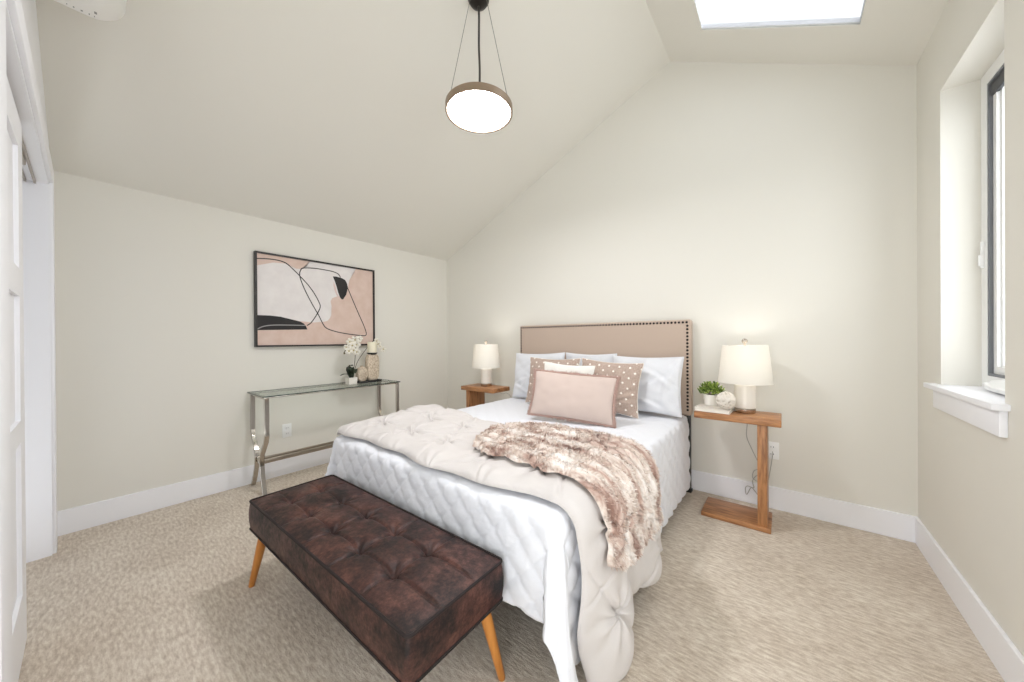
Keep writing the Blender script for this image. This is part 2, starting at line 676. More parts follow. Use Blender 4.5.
# ------------------------------------------------------------------ window in the right wall
win = thing('window_1', (0, 0, 0), None, None)
win['kind'] = 'structure'
fx = lambda a, b, t: (t, a, b)
bm = nb()
ring_frame(bm, fx, WY0, WY1, WZ0, WZ1, 0.055, XR + WD - 0.012, XR + WD + 0.06)
obj('window_frame', bm, M['white_plastic'], win, None)
bm = nb()
ring_frame(bm, fx, WY0 + 0.055, WY1 - 0.055, WZ0 + 0.055, WZ1 - 0.055, 0.011, XR + WD - 0.010, XR + WD + 0.05)

obj('gasket', bm, M['gasket'], win, None)
bm = nb()
box(bm, (XR + WD - 0.004, WY0 + 0.067, WZ1 - 0.118), (XR + WD + 0.012, WY1 - 0.067, WZ1 - 0.067), 0.003)
obj('screen_rail', bm, M['dark_gap'], win)
bm = nb()
ring_frame(bm, fx, WY0 + 0.066, WY1 - 0.066, WZ0 + 0.066, WZ1 - 0.066, 0.030, XR + WD + 0.002, XR + WD + 0.05)
ring_frame(bm, fx, WY0 + 0.095, WY1 - 0.095, WZ0 + 0.095, WZ1 - 0.095, 0.012, XR + WD + 0.014, XR + WD + 0.05)
obj('sash', bm, M['white_plastic'], win, None)
bm = nb()
box(bm, (XR + WD + 0.028, WY0 + 0.10, WZ0 + 0.10), (XR + WD + 0.034, WY1 - 0.10, WZ1 - 0.10))
obj('pane', bm, M['glass'], win, None)
bm = nb()
box(bm, (XR + WD - 0.022, WY1 - 0.030, 1.46), (XR + WD - 0.011, WY1 - 0.020, 1.58), 0.003)
box(bm, (XR + WD - 0.028, WY1 - 0.029, 1.47), (XR + WD - 0.018, WY1 - 0.021, 1.52), 0.003)
obj('lock_lever', bm, M['white_plastic'], win)
# operator cover with its folded crank at the sill
bm = nb()
prof = [(0.0, 0.0), (0.055, 0.0), (0.058, 0.018), (0.035, 0.044), (0.0, 0.052)]
ys = [(2.02, .75), (2.08, 1.0), (2.22, 1.0), (2.34, .85), (2.40, .45)]
rings = [[bm.verts.new((XR + WD - 0.012 - p * s, y, WZ0 + 0.008 + q * s)) for p, q in prof] for y, s in ys]
for A, B in zip(rings[:-1], rings[1:]):
    for j in range(5):
        bm.faces.new((A[j], A[(j + 1) % 5], B[(j + 1) % 5], B[j]))
bm.faces.new(rings[0])
bm.faces.new(rings[-1])
op = obj('operator_cover', bm, M['white_plastic'], win)
bm = nb()
tube(bm, spline([(XR + WD - 0.05, 2.36, WZ0 + 0.030), (XR + WD - 0.062, 2.26, WZ0 + 0.022), (XR + WD - 0.07, 2.14, WZ0 + 0.024), (XR + WD - 0.068, 2.02, WZ0 + 0.02)]), 0.009, 8, flat=0.6)
obj('crank', bm, M['white_plastic'], op)
bm = nb()
box(bm, (0.545, 1.900, WZ0 - 0.002), (XR + WD - 0.002, 2.612, WZ0 + 0.0), 0)
box(bm, (0.545, 1.900, WZ0 - 0.022), (XR + 0.001, 2.612, WZ0 + 0.001), 0.004, 3)
box(bm, (XR - 0.004, WY0 + 0.001, WZ0 - 0.003), (XR + WD - 0.01, WY1 - 0.001, WZ0 + 0.0008))
obj('window_stool', bm, M['trim'], win)
bm = nb()
box(bm, (0.566, 1.918, 0.812), (XR, 2.566, WZ0 - 0.022), 0.003)
obj('apron', bm, M['trim'], win)

# unseen extra window beside the camera, added to light the left wall
win_added = thing('window_added', (0, 0, 0), None, None)
win_added['kind'] = 'structure'
bm = nb()
ring_frame(bm, fx, VY0, VY1, WZ0, WZ1, 0.055, XR + WD - 0.012, XR + WD + 0.06)
obj('window_frame', bm, M['white_plastic'], win_added, None)
bm = nb()
box(bm, (XR + WD + 0.028, VY0 + 0.05, WZ0 + 0.05), (XR + WD + 0.034, VY1 - 0.05, WZ1 - 0.05))
obj('pane', bm, M['glass'], win_added, None)
bm = nb()
box(bm, (0.545, VY0 - 0.04, WZ0 - 0.022), (XR + 0.001, VY1 + 0.07, WZ0 + 0.001), 0.004, 3)
box(bm, (XR - 0.004, VY0 + 0.001, WZ0 - 0.003), (XR + WD - 0.01, VY1 - 0.001, WZ0 + 0.0008))
obj('window_stool', bm, M['trim'], win_added)

# skylight
sky = thing('window_2', (0, 0, 0), None, None)
sky['kind'] = 'structure'
fs = lambda a, b, t: (a, b, ceil_z(a) + t)
bm = nb()
ring_frame(bm, fs, SKX0 - 0.03, SKX1 + 0.03, SKY0 - 0.03, SKY1 + 0.03, 0.03, 0.0155, 0.04)
obj('skylight_frame', bm, M['trim'], sky, None)
bm = nb()
slab(bm, lambda a, b, t: (a, b, ceil_z(a) + 0.003 + t), [SKX0, SKX1], [SKY0, SKY1], (), 0.006)
obj('pane', bm, M['sky_glass'], sky, None)

# ------------------------------------------------------------------ outlets


def outlet(loc, rotz, label):
    t = thing('wall_outlet', loc, label, 'outlet', None, rotz)
    bm = nb()
    box(bm, (-0.036, -0.006, -0.058), (0.036, 0, 0.058), 0.003, 2)
    obj('cover_plate', bm, M['white_plastic'], t)
    for z in (-0.024, 0.024):
        bm = nb()
        box(bm, (-0.017, -0.0085, z - 0.014), (0.017, -0.005, z + 0.014), 0.003, 2)
        s = obj('socket', bm, M['white_plastic'], t)
        bm = nb()
        for x in (-0.007, 0.007):
            box(bm, (x - 0.0012, -0.0092, z - 0.005), (x + 0.0012, -0.008, z + 0.005))
        obj('slot', bm, M['dark_gap'], s)


outlet((XL, 1.084, 0.376), PI / 2, 'white outlet plate low on the wall under the glass console table')
outlet((-0.062, YB, 0.392), 0, 'white outlet plate behind the wooden post of the nightstand nearest the window')

# ------------------------------------------------------------------ air conditioner above the closet
ac = thing('air_conditioner', (-1.69, YF, 2.408), 'white wall air conditioner mounted above the closet opening', 'air conditioner')
bm = nb()
pr = [(0, 0.0), (0.14, 0.0), (0.185, 0.014), (0.218, 0.045), (0.232, 0.10), (0.228, 0.20), (0.215, 0.265), (0.18, 0.285), (0, 0.285)]
pr = [(p.x, p.y) for p in spline([(a, b, 0) for a, b in pr], 3)]
xs = [(-0.41, 0.93), (-0.405, 0.97), (-0.39, 1.0), (0.39, 1.0), (0.405, 0.97), (0.41, 0.93)]
rings = [[bm.verts.new((x, max(p * s, 0), 0.14 + (q - 0.14) * s)) for p, q in pr] for x, s in xs]
k = len(pr)
for A, B in zip(rings[:-1], rings[1:]):
    for j in range(k):
        bm.faces.new((A[j], A[(j + 1) % k], B[(j + 1) % k], B[j]))
bm.faces.new(rings[0])
bm.faces.new(rings[-1])
obj('body', bm, M['ac_plastic'], ac, 40)
bm = nb()
box(bm, (-0.33, 0.06, -0.004), (0.36, 0.135, 0.002), 0.002)
obj('louver', bm, M['ac_plastic'], ac)
bm = nb()
for i, (x, y, w) in enumerate(((-0.385, 0.085, .006), (-0.385, 0.10, .010), (-0.385, 0.118, .014), (-0.385, 0.137, .008), (-0.385, 0.150, .006))):
    box(bm, (x, y, -0.0015), (x + 0.006, y + w * .35, 0.0005))
box(bm, (-0.362, 0.150, -0.0015), (-0.352, 0.157, 0.0005))
obj('indicator_display', bm, M['grey_mark'], ac)

# ------------------------------------------------------------------ pendant light
PXX, PYY = -1.322, 1.375
pen = thing('pendant_light', (PXX, PYY, 2.438), 'round disc pendant light hanging from the sloped ceiling', 'pendant light')
ztop = ceil_z(PXX) - 2.438
bm = nb()
PR = 0.186
lathe(bm, [(PR - 0.013, -0.021), (PR - 0.008, -0.025), (PR, -0.023), (PR, 0.012), (PR - 0.004, 0.016), (0.0, 0.018)], n=64)
lathe(bm, [(PR - 0.013, -0.021), (PR - 0.013, 0.0)], n=64)
tilt = Matrix.Rotation(math.radians(0.6), 4, Vector((0.78, 0.62, 0)).cross(Vector((0, 0, -1))))
bmesh.ops.transform(bm, matrix=tilt, verts=bm.verts)
obj('ring', bm, M['bronze'], pen, 40)
bm = nb()
lathe(bm, [(0, -0.0185), (PR - 0.03, -0.0185), (PR - 0.0132, -0.0175), (PR - 0.0132, -0.006), (0, -0.006)], n=64)
bmesh.ops.transform(bm, matrix=tilt, verts=bm.verts)
obj('diffuser', bm, M['diffuser'], pen, 60)
bm = nb()
lathe(bm, [(0, -0.055), (0.02, -0.053), (0.045, -0.04), (0.058, -0.02), (0.062, 0.0), (0.062, 0.035), (0, 0.035)], (0, 0, ztop - 0.008))
obj('ceiling_canopy', bm, M['canopy_black'], pen)
bm = nb()
tube(bm, spline([(0, 0, 0.018), (0.006, 0, 0.2), (0.001, 0, ztop * 0.55), (0.003, 0, ztop * 0.8), (0, 0, ztop - 0.06)]), 0.006, 8)
obj('cord', bm, M['cord_black'], pen)
for k_ in range(3):
    a = math.radians(134 + 120 * k_)
    p0 = tilt @ Vector((math.cos(a) * (PR - 0.012), math.sin(a) * (PR - 0.012), 0.016))
    bm = nb()
    tube(bm, [p0, (math.cos(a) * 0.05, math.sin(a) * 0.05, ztop - 0.04)], 0.0016, 6)
    obj('suspension_wire', bm, M['wire'], pen)

# ------------------------------------------------------------------ framed abstract picture
art = thing('framed_picture', (XL, 1.37, 1.497), 'black framed abstract picture in blush and white on the left wall', 'picture')
AY, AZ, AX = 1.37, 1.497, XL
HW, HH = 0.515, 0.391
bm = nb()
ring_frame(bm, lambda a, b, t: (t, a, b), -HW, HW, -HH, HH, 0.014, 0.002, 0.042)
obj('frame', bm, M['frame_black'], art, None)
shapes = {
    'white': [(0.850, 1.772), (0.982, 1.815), (1.084, 1.822), (1.13, 1.80), (1.155, 1.792), (1.20, 1.795), (1.223, 1.806), (1.248, 1.838), (1.27, 1.878), (1.693, 1.878), (1.654, 1.814), (1.628, 1.755), (1.615, 1.717), (1.610, 1.67), (1.585, 1.63), (1.54, 1.595), (1.496, 1.577), (1.462, 1.56), (1.446, 1.528), (1.455, 1.485), (1.452, 1.449), (1.452, 1.40), (1.438, 1.368), (1.42, 1.345), (1.396, 1.334), (1.30, 1.322), (1.188, 1.329), (1.035, 1.36), (0.850, 1.360)],
    'black': [(0.850, 1.367), (0.957, 1.368), (1.035, 1.362), (1.128, 1.34), (1.188, 1.325), (1.215, 1.31), (1.231, 1.289), (1.244, 1.257), (1.092, 1.252), (0.850, 1.244)],
    'drop': [(1.469, 1.768), (1.504, 1.77), (1.555, 1.762), (1.585, 1.748), (1.602, 1.72), (1.61, 1.686), (1.606, 1.65), (1.594, 1.605), (1.564, 1.556), (1.550, 1.556), (1.536, 1.572), (1.518, 1.616), (1.504, 1.67), (1.488, 1.72)],
    'blush': [(1.476, 1.72), (1.492, 1.68), (1.505, 1.62), (1.522, 1.585), (1.52, 1.57), (1.50, 1.595), (1.482, 1.64), (1.474, 1.68)]}
lines = {
    'gray': [(0.860, 1.246), (0.873, 1.255), (0.913, 1.276), (0.978, 1.288), (1.092, 1.292), (1.225, 1.293)],
    'l1': [(0.868, 1.829), (0.96, 1.84), (1.027, 1.839), (1.084, 1.823), (1.143, 1.772), (1.191, 1.725), (1.253, 1.658), (1.304, 1.587), (1.343, 1.512), (1.354, 1.471), (1.336, 1.42), (1.303, 1.361), (1.27, 1.314), (1.24, 1.293)],
    'l2': [(1.541, 1.767), (1.519, 1.797), (1.469, 1.813), (1.386, 1.818), (1.306, 1.818), (1.216, 1.806), (1.191, 1.78), (1.185, 1.731), (1.209, 1.652), (1.246, 1.567), (1.29, 1.48), (1.342, 1.385), (1.375, 1.315), (1.409, 1.272), (1.493, 1.242), (1.611, 1.22), (1.752, 1.205), (1.788, 1.208), (1.796, 1.234), (1.769, 1.312), (1.706, 1.45), (1.644, 1.591), (1.606, 1.68)]}
bm = nb()
box(bm, (0.004, -HW + 0.012, -HH + 0.012), (0.028, HW - 0.012, HH - 0.012))


def clampyz(y, z):
    return (max(min(y - AY, HW - 0.0145), -HW + 0.0145), max(min(z - AZ, HH - 0.0145), -HH + 0.0145))


def flat(bm, pts, x, mi):
    vs = [bm.verts.new((x, *clampyz(*p))) for p in pts]
    f = bm.faces.new(vs)
    f.material_index = mi
    if f.normal.x < 0:
        f.normal_flip()
    bmesh.ops.triangulate(bm, faces=[f])


def stroke(bm, pts, x, w, mi):
    P = spline([(0, *p) for p in pts], 6)
    prev = None
    for i, p in enumerate(P):
        d = (P[min(i + 1, len(P) - 1)] - P[max(i - 1, 0)]).normalized()
        nrm = Vector((0, -d.z, d.y)) * w
        a, b = [bm.verts.new((x, *clampyz((p + s * nrm).y, (p + s * nrm).z))) for s in (1, -1)]
        if prev:
            f = bm.faces.new((prev[0], prev[1], b, a))
            f.material_index = mi
        prev = (a, b)


flat(bm, shapes['white'], 0.0283, 1)
flat(bm, shapes['blush'], 0.0286, 5)
flat(bm, shapes['black'], 0.0286, 2)
flat(bm, shapes['drop'], 0.0286, 2)
stroke(bm, lines['l1'], 0.0289, 0.0042, 3)
stroke(bm, lines['l2'], 0.0291, 0.0042, 3)
stroke(bm, lines['gray'], 0.0292, 0.0042, 4)
for f in bm.faces:
    f.normal_update()
me = bpy.data.meshes.new('canvas')
bm.to_mesh(me)
bm.free()
link('canvas', me, [M['art_ground'], M['art_white'], M['art_black'], M['art_line'], M['art_grey'], M['art_blush']], art)
art.location = (AX, AY, AZ)

# ------------------------------------------------------------------ glass console table
ct = thing('console_table', (-3.165, 1.37, 0), 'narrow glass topped console table with polished metal legs along the left wall', 'console table')
GT = 0.748
gx0, gx1, gy0, gy1 = -0.195, 0.192, -0.57, 0.575
bm = nb()
box(bm, (gx0, gy0, GT - 0.010), (gx1, gy1, GT), 0.0015, 1)
for f in bm.faces:
    if abs(f.normal.z) < 0.5:
        f.material_index = 1
obj('glass_top', bm, [M['table_glass'], M['glass_edge']], ct, None)
bm = nb()
for y in (gy0 + 0.028, gy1 - 0.028):
    box(bm, (gx0 + 0.012, y - 0.014, GT - 0.026), (gx1 - 0.012, y + 0.014, GT - 0.0105), 0.002)
for x in (gx0 + 0.026, gx1 - 0.026):
    box(bm, (x - 0.010, gy0 + 0.04, GT - 0.020), (x + 0.010, gy1 - 0.04, GT - 0.0105), 0.002)
obj('top_rail', bm, M['chrome'], ct)


def strap_leg(xt, xm, xf, y):
    """Flat bar leg: straight down, pinched in, then curving out to the foot."""
    bm = nb()
    P = [(xt, GT - 0.02), (xt, 0.60), (xt, 0.45)] + [(xt + (xm - xt) * (0.5 - 0.5 * math.cos(PI * t)), 0.45 - 0.20 * t) for t in (.25, .5, .75, 1)]
    P += [(xm + (xf - xm) * t ** 1.7, 0.25 - 0.25 * t) for t in (.2, .4, .6, .8, 1)]
    w, h = 0.011, 0.015
    prev = None
    for i, (x, z) in enumerate(P):
        a, b = P[max(i - 1, 0)], P[min(i + 1, len(P) - 1)]
        d = Vector((b[0] - a[0], 0, b[1] - a[1])).normalized()
        s = Vector((d.z, 0, -d.x))
        if i in (0, len(P) - 1):
            s = Vector((-1, 0, 0))
        ring = [bm.verts.new(Vector((x, y, z)) + s * sx * w + Vector((0, sy * h, 0))) for sx, sy in ((-1, -1), (1, -1), (1, 1), (-1, 1))]
        if prev:
            for j in range(4):
                bm.faces.new((prev[j], prev[(j + 1) % 4], ring[(j + 1) % 4], ring[j]))
        else:
            bm.faces.new(ring)
        prev = ring
    bm.faces.new(prev)
    bmesh.ops.bevel(bm, geom=list(bm.edges), offset=0.0025, segments=1, affect='EDGES')
    return bm


for y in (gy0 + 0.028, gy1 - 0.028):
    obj('leg', strap_leg(gx0 + 0.035, -0.055, gx0 + 0.03, y), M['chrome'], ct)
    obj('leg', strap_leg(gx1 - 0.014, 0.055, 0.115, y), M['chrome'], ct)
    bm = nb()
    box(bm, (-0.046, y - 0.009, 0.215), (0.046, y + 0.009, 0.26), 0.003)
    obj('leg_connector', bm, M['chrome'], ct)
for x in (-0.030, 0.045):
    bm = nb()
    box(bm, (x - 0.011, gy0 + 0.04, 0.213), (x + 0.011, gy1 - 0.04, 0.243), 0.003)
    obj('stretcher', bm, M['rail_metal'], ct)

# things on the console
TZ = GT + 0.0005
tr = thing('tray', (-3.17, 1.715, TZ), 'long black tray under the two stone vases on the glass console', 'tray')
bm = nb()
box(bm, (-0.05, -0.115, 0), (0.05, 0.115, 0.012), 0.003)
for s in (-1, 1):
    box(bm, (s * 0.047 - 0.003, -0.115, 0.008), (s * 0.047 + 0.003, 0.115, 0.020), 0.002)
    box(bm, (-0.047, s * 0.112 - 0.003, 0.008), (0.047, s * 0.112 + 0.003, 0.020), 0.002)
obj('tray_base', bm, M['tray'], tr)


def stone_body(hw, h, dep, base, power, parent, name):
    """Flattened rounded slab standing upright, with shallow carved lines."""
    bm = nb()
    n, m = 56, 10
    rings = []
    for i in range(m + 1):
        t = -1 + 2 * i / m
        s = (1 - abs(t) ** 3) ** 0.33 if abs(t) < 1 else 0.0
        sc = 0.86 + 0.14 * s
        ring = []
        for j in range(n):
            a = 2 * PI * j / n
            ca, sa = math.cos(a), math.sin(a)
            y = hw * sc * math.copysign(abs(ca) ** (2 / power), ca)
            z = h / 2 * sc * math.copysign(abs(sa) ** (2 / power), sa)
            ring.append(bm.verts.new((t * dep / 2, y, base + h / 2 + z)))
        rings.append(ring)
    for A, B in zip(rings[:-1], rings[1:]):
        for j in range(n):
            bm.faces.new((A[j], A[(j + 1) % n], B[(j + 1) % n], B[j]))
    bm.faces.new(rings[0])
    bm.faces.new(rings[-1])
    return obj(name, bm, M['stone'], parent, 50)


v1 = thing('candle_holder', (-3.17, 1.757, TZ + 0.012), 'tall carved tan stone candle holder standing on the black tray', 'candle holder')
stone_body(0.062, 0.262, 0.062, 0.002, 4.0, v1, 'body')
bm = nb()
lathe(bm, [(0, 0), (0.034, 0), (0.044, 0.010), (0.050, 0.013), (0.050, 0.019), (0, 0.019)], (0, 0, 0.255))
obj('candle_plate', bm, M['tray'], v1)
v2 = thing('vase', (-3.165, 1.648, TZ + 0.012), 'short round carved tan stone vase beside the taller stone candle holder', 'vase')
stone_body(0.050, 0.140, 0.055, 0.002, 2.3, v2, 'body')
bm = nb()
lathe(bm, [(0.012, 0), (0.012, 0.012), (0.016, 0.016), (0.016, 0.02), (0.009, 0.02), (0.009, 0)], (0, 0, 0.132), 20)
obj('mouth', bm, M['stone'], v2)
cd = thing('candle', (-3.17, 1.757, TZ + 0.012 + 0.2745), 'ivory pillar candle on top of the tall stone holder', 'candle')
bm = nb()
lathe(bm, [(0, 0), (0.042, 0), (0.0435, 0.004), (0.0435, 0.100), (0.040, 0.106), (0.030, 0.103), (0, 0.100)])
obj('wax', bm, M['candle'], cd)
bm = nb()
tube(bm, [(0, 0, 0.098), (0.001, 0.001, 0.108), (0.003, 0.002, 0.116)], 0.0014, 6)
obj('wick', bm, M['wick'], cd)

orch = thing('potted_orchid', (-3.17, 1.548, TZ), 'white orchid in a small square white pot on the glass console', 'orchid')
bm = nb()
for z0, z1, w0, w1 in ((0, 0.062, 0.036, 0.041),):
    lo = [bm.verts.new((sx * w0, sy * w0, z0)) for sx, sy in ((-1, -1), (1, -1), (1, 1), (-1, 1))]
    hi = [bm.verts.new((sx * w1, sy * w1, z1)) for sx, sy in ((-1, -1), (1, -1), (1, 1), (-1, 1))]
    li = [bm.verts.new((sx * (w1 - .006), sy * (w1 - .006), z1)) for sx, sy in ((-1, -1), (1, -1), (1, 1), (-1, 1))]
    di = [bm.verts.new((sx * (w1 - .01), sy * (w1 - .01), z1 - 0.012)) for sx, sy in ((-1, -1), (1, -1), (1, 1), (-1, 1))]
    bm.faces.new(lo)
    bm.faces.new(di)
    for A, B in ((lo, hi), (hi, li), (li, di)):
        for j in range(4):
            bm.faces.new((A[j], A[(j + 1) % 4], B[(j + 1) % 4], B[j]))
obj('pot', bm, M['ceramic'], orch, 30)


def leaf_bm(bm, pts, wid, fold=0.25, mi=0):
    P = spline(pts, 5)
    prev = None
    for i, p in enumerate(P):
        t = i / (len(P) - 1)
        d = (P[min(i + 1, len(P) - 1)] - P[max(i - 1, 0)]).normalized()
        s = d.cross(Vector((0, 0, 1)))
        if s.length < 1e-3:
            s = Vector((1, 0, 0))
        s.normalize()
        u = s.cross(d)
        w = wid * math.sin(PI * min(1, 0.12 + 0.88 * t)) ** 0.7 if t < 1 else 0.0005
        row = [bm.verts.new(p - s * w + u * w * fold), bm.verts.new(p), bm.verts.new(p + s * w + u * w * fold)]
        if prev:
            for j in (0, 1):
                bm.faces.new((prev[j], prev[j + 1], row[j + 1], row[j])).material_index = mi
        prev = row


def solid_sheet(o, th):
    m = o.modifiers.new('thickness', 'SOLIDIFY')
    m.thickness = th
    return o


for pts, w in (([(0, 0, 0.055), (0.03, 0.0, 0.115), (0.07, 0.0, 0.140), (0.10, -0.01, 0.105)], 0.026),
               ([(0, 0, 0.055), (0.01, -0.01, 0.12), (0.04, -0.03, 0.155), (0.075, -0.035, 0.13)], 0.034),
               ([(0, 0, 0.055), (0.0, -0.03, 0.09), (0.02, -0.075, 0.098), (0.03, -0.115, 0.088)], 0.018),
               ([(0, 0, 0.055), (-0.03, 0.0, 0.12), (-0.035, 0.01, 0.17), (-0.01, 0.02, 0.165)], 0.03)):
    bm = nb()
    leaf_bm(bm, pts, w)
    solid_sheet(obj('leaf', bm, M['leaf_dark'], orch, 180), 0.002)
s1 = spline([(0, 0.01, 0.055), (-0.03, 0.05, 0.20), (-0.05, 0.07, 0.36), (-0.03, 0.06, 0.44), (0.01, 0.01, 0.42), (0.02, -0.04, 0.36), (0.02, -0.07, 0.30)], 7)
s2 = spline([(0, 0.015, 0.055), (-0.075, 0.10, 0.20), (-0.085, 0.21, 0.34), (-0.08, 0.27, 0.40), (-0.06, 0.315, 0.38), (-0.05, 0.345, 0.31)], 7)
for s in (s1, s2):
    bm = nb()
    tube(bm, s, 0.0028, 7)
    obj('flower_stem', bm, M['stem'], orch)


def flower(c, face, r, rot):
    """Five rounded petals and a lip around a small core."""
    bm = nb()
    fz = Vector(face).normalized()
    fxv = fz.cross(Vector((0, 0, 1))).normalized()
    fy = fxv.cross(fz)
    for k in range(5):
        a = rot + 2 * PI * k / 5
        w = r * (0.46 if k % 2 else 0.36)
        dirv = fxv * math.cos(a) + fy * math.sin(a)
        side = fxv * -math.sin(a) + fy * math.cos(a)
        ctr = bm.verts.new(Vector(c))
        ringv = []
        for i in range(9):
            t = -1 + 2 * i / 8
            ringv.append(bm.verts.new(Vector(c) + dirv * r * (0.62 + 0.38 * math.cos(t * PI * .72)) * (1 - .12 * t * t) + side * w * math.sin(t * PI * 0.62) + fz * r * 0.16 * (1 - t * t)))
        for i in range(8):
            bm.faces.new((ctr, ringv[i], ringv[i + 1]))
    tmp = bmesh.new()
    bmesh.ops.create_icosphere(tmp, subdivisions=1, radius=r * 0.17)
    for v in tmp.verts:
        v.co += Vector(c) + fz * r * 0.14
    merge(bm, tmp, 1)
    return solid_sheet(obj('flower', bm, [M['petal'], M['petal_core']], orch, 180), 0.0012)


fl = [(.03, -.025, .395, .036), (.04, .02, .412, .040), (.03, .055, .415, .034), (.02, .075, .425, .030), (.045, -.01, .36, .036), (.04, .035, .365, .038), (.05, -.045, .31, .036), (.05, .0, .315, .034), (.05, .03, .30, .036), (.03, -.06, .345, .028)]
for i, (x, y, z, r) in enumerate(fl):
    flower((x, y, z), (1, random.uniform(-.8, .1), random.uniform(-.2, .35)), r, random.uniform(0, 6))
for (x, y, z, r) in ((-.05, .285, .40, .032), (-.045, .30, .37, .034), (-.04, .315, .345, .028), (-.03, .345, .315, .034), (-.05, .27, .385, .026)):
    flower((x, y, z), (1, random.uniform(-.6, .3), random.uniform(-.1, .3)), r, random.uniform(0, 6))
bm = nb()
bm.free()
for p in ((.03, -.075, .292), (.022, -.060, .312), (-.05, .346, .30)):
    bm = nb()
    ball(bm, p, 0.008, 2, 0, (1, 1, 1.4))
    obj('flower_bud', bm, M['stem'], orch, 180)

# ------------------------------------------------------------------ bed
bed = thing('bed', (-1.335, 1.9, 0), 'double bed with a tall beige nailhead headboard', 'bed')
HX = 0.797
HBY0, HBY1, HBZ0, HBZ1 = 0.895, 0.980, 0.575, 1.296
bm = nb()
box(bm, (-HX, HBY0, HBZ0), (HX, HBY1, HBZ1), 0.016, 4)
hb = obj('headboard', bm, M['headboard'], bed)
hb.data.uv_layers.new(name='UVMap')
uvl = hb.data.uv_layers[0].data
for l_ in hb.data.loops:
    co = hb.data.vertices[l_.vertex_index].co
    uvl[l_.index].uv = (co.x + co.y, co.z)
bm = nb()


def nail(x, z):
    tmp = bmesh.new()
    bmesh.ops.create_uvsphere(tmp, u_segments=8, v_segments=4, radius=0.0092)
    for v in tmp.verts:
        v.co = Vector((x + v.co.x, HBY0 - 0.0005 + v.co.y * 0.6, z + v.co.z))
    merge(bm, tmp)


npitch = 0.0262
for i in range(int(2 * (HX - 0.022) / npitch) + 1):
    nail(-HX + 0.022 + i * npitch, HBZ1 - 0.021)
for i in range(1, int((HBZ1 - HBZ0 - 0.06) / npitch) + 1):
    for s in (-1, 1):
        nail(s * (HX - 0.022), HBZ1 - 0.021 - i * npitch)
obj('nailhead_trim', bm, M['nail'], hb, 60)
for s in (-1, 1):
    bm = nb()
    box(bm, (s * 0.765 - 0.022, 0.915, 0), (s * 0.765 + 0.022, 0.955, HBZ0), 0.003)
    box(bm, (s * 0.765 - 0.030, 0.905, 0), (s * 0.765 + 0.030, 0.96, 0.02), 0.003)
    obj('headboard_leg', bm, M['black'], bed)
bm = nb()
box(bm, (-0.69, -0.90, 0.18), (0.69, 0.88, 0.30), 0.01)
obj('base_frame', bm, M['black_fabric'], bed)
for x in (-0.60, 0.60):
    for y in (-0.70, 0.0, 0.82):
        bm = nb()
        lathe(bm, [(0, 0), (0.022, 0), (0.026, 0.01), (0.03, 0.18), (0, 0.18)], (x, y, 0), 16)
        obj('leg', bm, M['black'], bed)
bm = nb()
box(bm, (-0.705, -0.905, 0.30), (0.705, 0.885, 0.550), 0.045, 5)
obj('mattress', bm, M['sheet_white'], bed)

# ------------------------------------------------------------------ draped cloths
QX0, QX1, QY0 = -2.085, -0.600, 0.965


def drape(P, Q, zt, r, fl_side, fl_corner, fl_left=0.05, x0=QX0, x1=QX1, y0=QY0, pleat=None):
    """Lay the flat cloth point (P, Q) over the bed's top: numpy arrays in, X, Y, Z out."""
    dxr = np.maximum(P - x1, 0)
    dxl = np.maximum(x0 - P, 0)
    dy = np.maximum(y0 - Q, 0)
    dx = dxr + dxl
    e = np.hypot(dx, dy)
    th = np.arctan2(dy, dx)
    ft = np.where(dxl > 0, fl_left, fl_side)
    tc_ = np.clip((PI / 2 - th) / 0.30, 0, 1)
    ts_ = np.clip(th / 0.55, 0, 1)
    flare = ft + (fl_corner - ft) * tc_ * tc_ * (3 - 2 * tc_) * ts_ * ts_ * (3 - 2 * ts_)
    flare = np.where((dx > 0) | (dy > 0), flare, 0)
    if pleat is not None:
        flare = flare + pleat
    bend = r * PI / 2
    e1 = np.minimum(e, bend)
    e2 = np.maximum(e - bend, 0)
    h = r * np.sin(e1 / r) + e2 * flare
    v = r * (1 - np.cos(e1 / r)) + e2 * np.sqrt(np.maximum(1 - flare ** 2, 0.2))
    sx = np.where(dxr > 0, 1.0, -1.0)
    X = np.clip(P, x0, x1) + h * np.cos(th) * sx * (dx > 0)
    Y = np.maximum(Q, y0) - h * np.sin(th)
    return X, Y, zt - v


def vnoise(P, Q, s, seed=0.0, s2=None):
    s2 = s2 or s
    return np.array([mnoise.noise(Vector((p * s, q * s2, seed))) for p, q in zip(P.ravel(), Q.ravel())]).reshape(P.shape)


def grid_normals(X, Y, Z):
    T = np.stack([X, Y, Z], -1)
    du = np.gradient(T, axis=0)
    dv = np.gradient(T, axis=1)
    n = np.cross(du, dv)
    n /= np.maximum(np.linalg.norm(n, axis=-1, keepdims=True), 1e-9)
    return n


